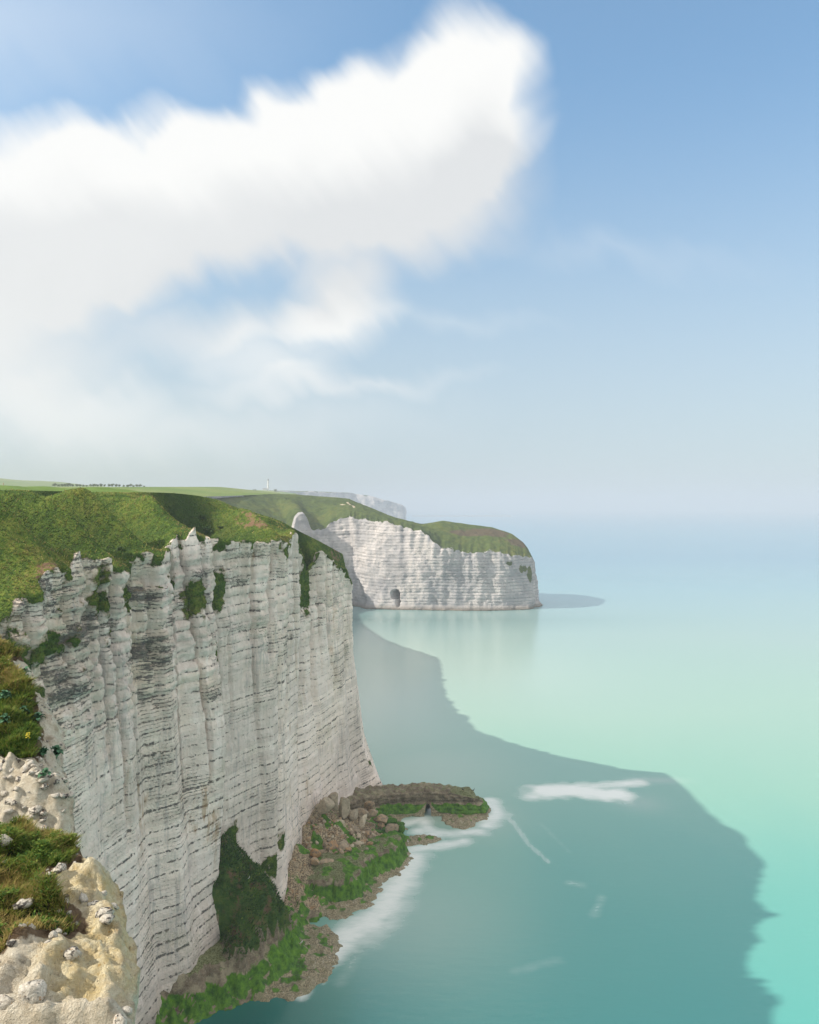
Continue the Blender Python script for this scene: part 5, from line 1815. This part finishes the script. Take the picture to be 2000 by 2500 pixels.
# ------------------------------------------------------------------ birds
def bird(name, loc, rz, label, body_m, wing_m, s, cat):
    b = empty(name, loc, rz)
    b.scale = (s, s, s)
    tag(b, label, cat)
    prof = [((-.34, 0, .20), .012), ((-.26, 0, .23), .05), ((-.10, 0, .29), .105), ((.05, 0, .36), .11), ((.14, 0, .46), .065), ((.17, 0, .58), .042), ((.19, 0, .66), .045), ((.23, 0, .69), .05), ((.29, 0, .69), .022)]
    mesh_obj('body', *tube([p for p, r in prof], [r for p, r in prof], 8), body_m, b)
    for sy in (-1, 1):
        w = [((.06, sy * .10, .38), .03), ((-.10, sy * .115, .31), .05), ((-.28, sy * .07, .22), .02)]
        mesh_obj('wing', *tube([p for p, r in w], [r for p, r in w], 6), wing_m, b)
        mesh_obj('leg', *tube([(0, sy * .04, .26), (.01, sy * .045, .12), (0, sy * .045, 0), (.08, sy * .05, .0)], [.022, .012, .012, .008], 5), 'beak', b)
    mesh_obj('beak', *tube([(.28, 0, .69), (.36, 0, .675)], [.018, .004], 5), 'beak', b)


def arm_top(x):
    d = np.abs(ARM_TOP[..., 0] - x) + 100 * (np.abs(ARM_TOP[..., 2] - ARM_TOP[..., 2].max(1)[:, None]) > .25)
    i, j = np.unravel_index(np.argmin(d), d.shape)
    return ARM_TOP[i, j]


for px, rz, lab in ((1129, 2.6, 'black cormorant perched on top of the rock arm, left of two'), (1156, .4, 'black cormorant perched near the seaward tip of the rock arm')):
    q = arm_top((px - 1000) / FPX * 221)
    bird('cormorant', q, rz, lab, 'black_feather', 'black_feather', 1.25, 'bird')
for px, py, z0, rz, lab in ((737, 2325, 3.5, .6, 'white gull standing on the green algae slope near the water'), (996, 2074, 4.6, 2.0, 'white gull standing at the tip of the mossy ledge'), (608, 2145, 15, 1.0, 'white gull resting on the upper green talus slope')):
    q = on(px, py, z0)
    zz = shelf_z(q[0], q[1])
    q = on(px, py, zz)
    bird('gull', (q[0], q[1], shelf_z(q[0], q[1])), rz, lab, 'white_feather', 'grey_feather', .9, 'bird')

# ------------------------------------------------------------------ far breakwater
bx = np.linspace(20, 880, 120)
V, F = [], []
for i, x in enumerate(bx):
    h = 9 + 1.5 * math.sin(i * 1.7) + random.uniform(-.8, .8)
    yv = 6800 + 60 * math.sin(i / 40)
    for (dy, z) in ((-14, -2), (-4, h), (4, h), (14, -2)):
        V.append((x, yv + dy, z if 0 < i < 119 else -2))
F = grid_faces(120, 4)
bw = mesh_obj('breakwater', V, F, 'breakwater_rock', smooth=False)
tag(bw, 'thin dark breakwater far out on the hazy horizon', 'breakwater')


# ------------------------------------------------------------------ tufts on the turf slopes
nrmN = grid_normals(NEAR_P)
nrmN *= np.sign(nrmN[..., 2:3] + 1e-9)
ca = np.zeros(NEAR_T.shape)
ca[:-1, :-1] = np.linalg.norm(np.cross(NEAR_P[1:, :-1] - NEAR_P[:-1, :-1], NEAR_P[:-1, 1:] - NEAR_P[:-1, :-1]), axis=2)
Yn = NEAR_P[..., 1]
soilm = sstep(NEAR_SOIL + 0.5 * fbm(NEAR_P[..., 0] / 1.5, Yn / 1.5, NEAR_P[..., 2] / 1.5, 3), .35, .6)
wgt = ca * (NEAR_VEG > 0.55) * (Yn > 84) * (Yn < 240) * (1 - 0.8 * soilm) * (110.0 / Yn) * (NEAR_T < 5.0)
wgt *= np.where(NEAR_T < 2.9, 1.3, 1.0)
NB = 60000
idx = rng.choice(wgt.size, NB, p=(wgt / wgt.sum()).ravel())
ia, ja = np.unravel_index(idx, NEAR_T.shape)
ib, jb = np.minimum(ia + 1, NEAR_T.shape[0] - 1), np.minimum(ja + 1, NEAR_T.shape[1] - 1)
fa, fb = rng.uniform(0, 1, (NB, 1)), rng.uniform(0, 1, (NB, 1))
pts = (NEAR_P[ia, ja] * (1 - fa) + NEAR_P[ib, ja] * fa) * (1 - fb) + (NEAR_P[ia, jb] * (1 - fa) + NEAR_P[ib, jb] * fa) * fb
nr_ = nrmN.reshape(-1, 3)[idx]
dn = 0.6 * fbm(pts[:, 0] / 1.1, pts[:, 1] / 1.1, pts[:, 2] / .8, 2) + 0.5 * fbm(pts[:, 0] / 5.0, pts[:, 1] / 5.0, pts[:, 2] / 1.6, 3)
d2 = fbm(pts[:, 0] / 9.0, pts[:, 1] / 9.0, pts[:, 2] / 9.0 + 7, 2)
edge_ = np.exp(-((NEAR_T.ravel()[idx] - 3.12) / .12) ** 2)  # blades along the chalk edge tinted brighter, as if sunlit
tint = np.clip(0.40 + 0.28 * dn + 0.20 * d2 + rng.normal(0, .17, NB) + 0.22 * edge_, 0.02, .97)
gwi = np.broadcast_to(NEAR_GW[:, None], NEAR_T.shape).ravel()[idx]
tint = tint + np.where(NEAR_T.ravel()[idx] > 3, .20 * (1 - gwi) - .26 * gwi, -.14)  # spur blades yellower, gully blades darker: sun and shade painted into the tint
ln = rng.uniform(.18, .50, NB) * (1 + .3 * np.clip(dn, -.6, 1))
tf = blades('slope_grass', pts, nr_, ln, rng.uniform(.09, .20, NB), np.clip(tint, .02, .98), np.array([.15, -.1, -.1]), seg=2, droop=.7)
tag(tf, 'tufted green turf covering the slopes above the chalk face', 'grass', kind='stuff')
# rough herbage on the green talus cone
NB = 16000
pts = CONE_PTS[rng.choice(len(CONE_PTS), NB)] + rng.uniform(-.2, .2, (NB, 3)) * np.array([1, 1, .2])
dn = fbm(pts[:, 0] / 2.0, pts[:, 1] / 2.0, pts[:, 2] / 2.0, 3)
tint = np.clip(.20 + .2 * dn + rng.normal(0, .14, NB), .02, .6)
tf = blades('talus_herbage', pts, np.tile(np.array([.5, -.4, .7]), (NB, 1)), rng.uniform(.35, .9, NB), rng.uniform(.12, .28, NB), tint, np.array([.1, -.1, -.1]), seg=2, droop=.7)
tag(tf, 'dark green herbage covering the talus cone at the cliff foot', 'herbage', kind='stuff')


# ------------------------------------------------------------------ haze
@mat('haze')
def _(t):
    v = t.n('ShaderNodeVolumePrincipled')
    v.inputs['Color'].default_value = (0.57, 0.62, 0.70, 1)
    v.inputs['Density'].default_value = 0.00025
    v.inputs['Anisotropy'].default_value = 0.0
    o = t.n('ShaderNodeOutputMaterial')
    t.t.links.new(v.outputs[0], o.inputs['Volume'])


x0, x1, y0, y1, z0, z1 = -33000, 33000, -1700, 37000, -4.0, 236.0
hv = [(x, y, z) for x in (x0, x1) for y in (y0, y1) for z in (z0, z1)]
hf = [(0, 1, 3, 2), (4, 6, 7, 5), (0, 4, 5, 1), (2, 3, 7, 6), (0, 2, 6, 4), (1, 5, 7, 3)]
hz = mesh_obj('haze', hv, hf, 'haze', smooth=False)
tag(hz, 'pale sea haze thickening towards the horizon', 'haze', kind='stuff')
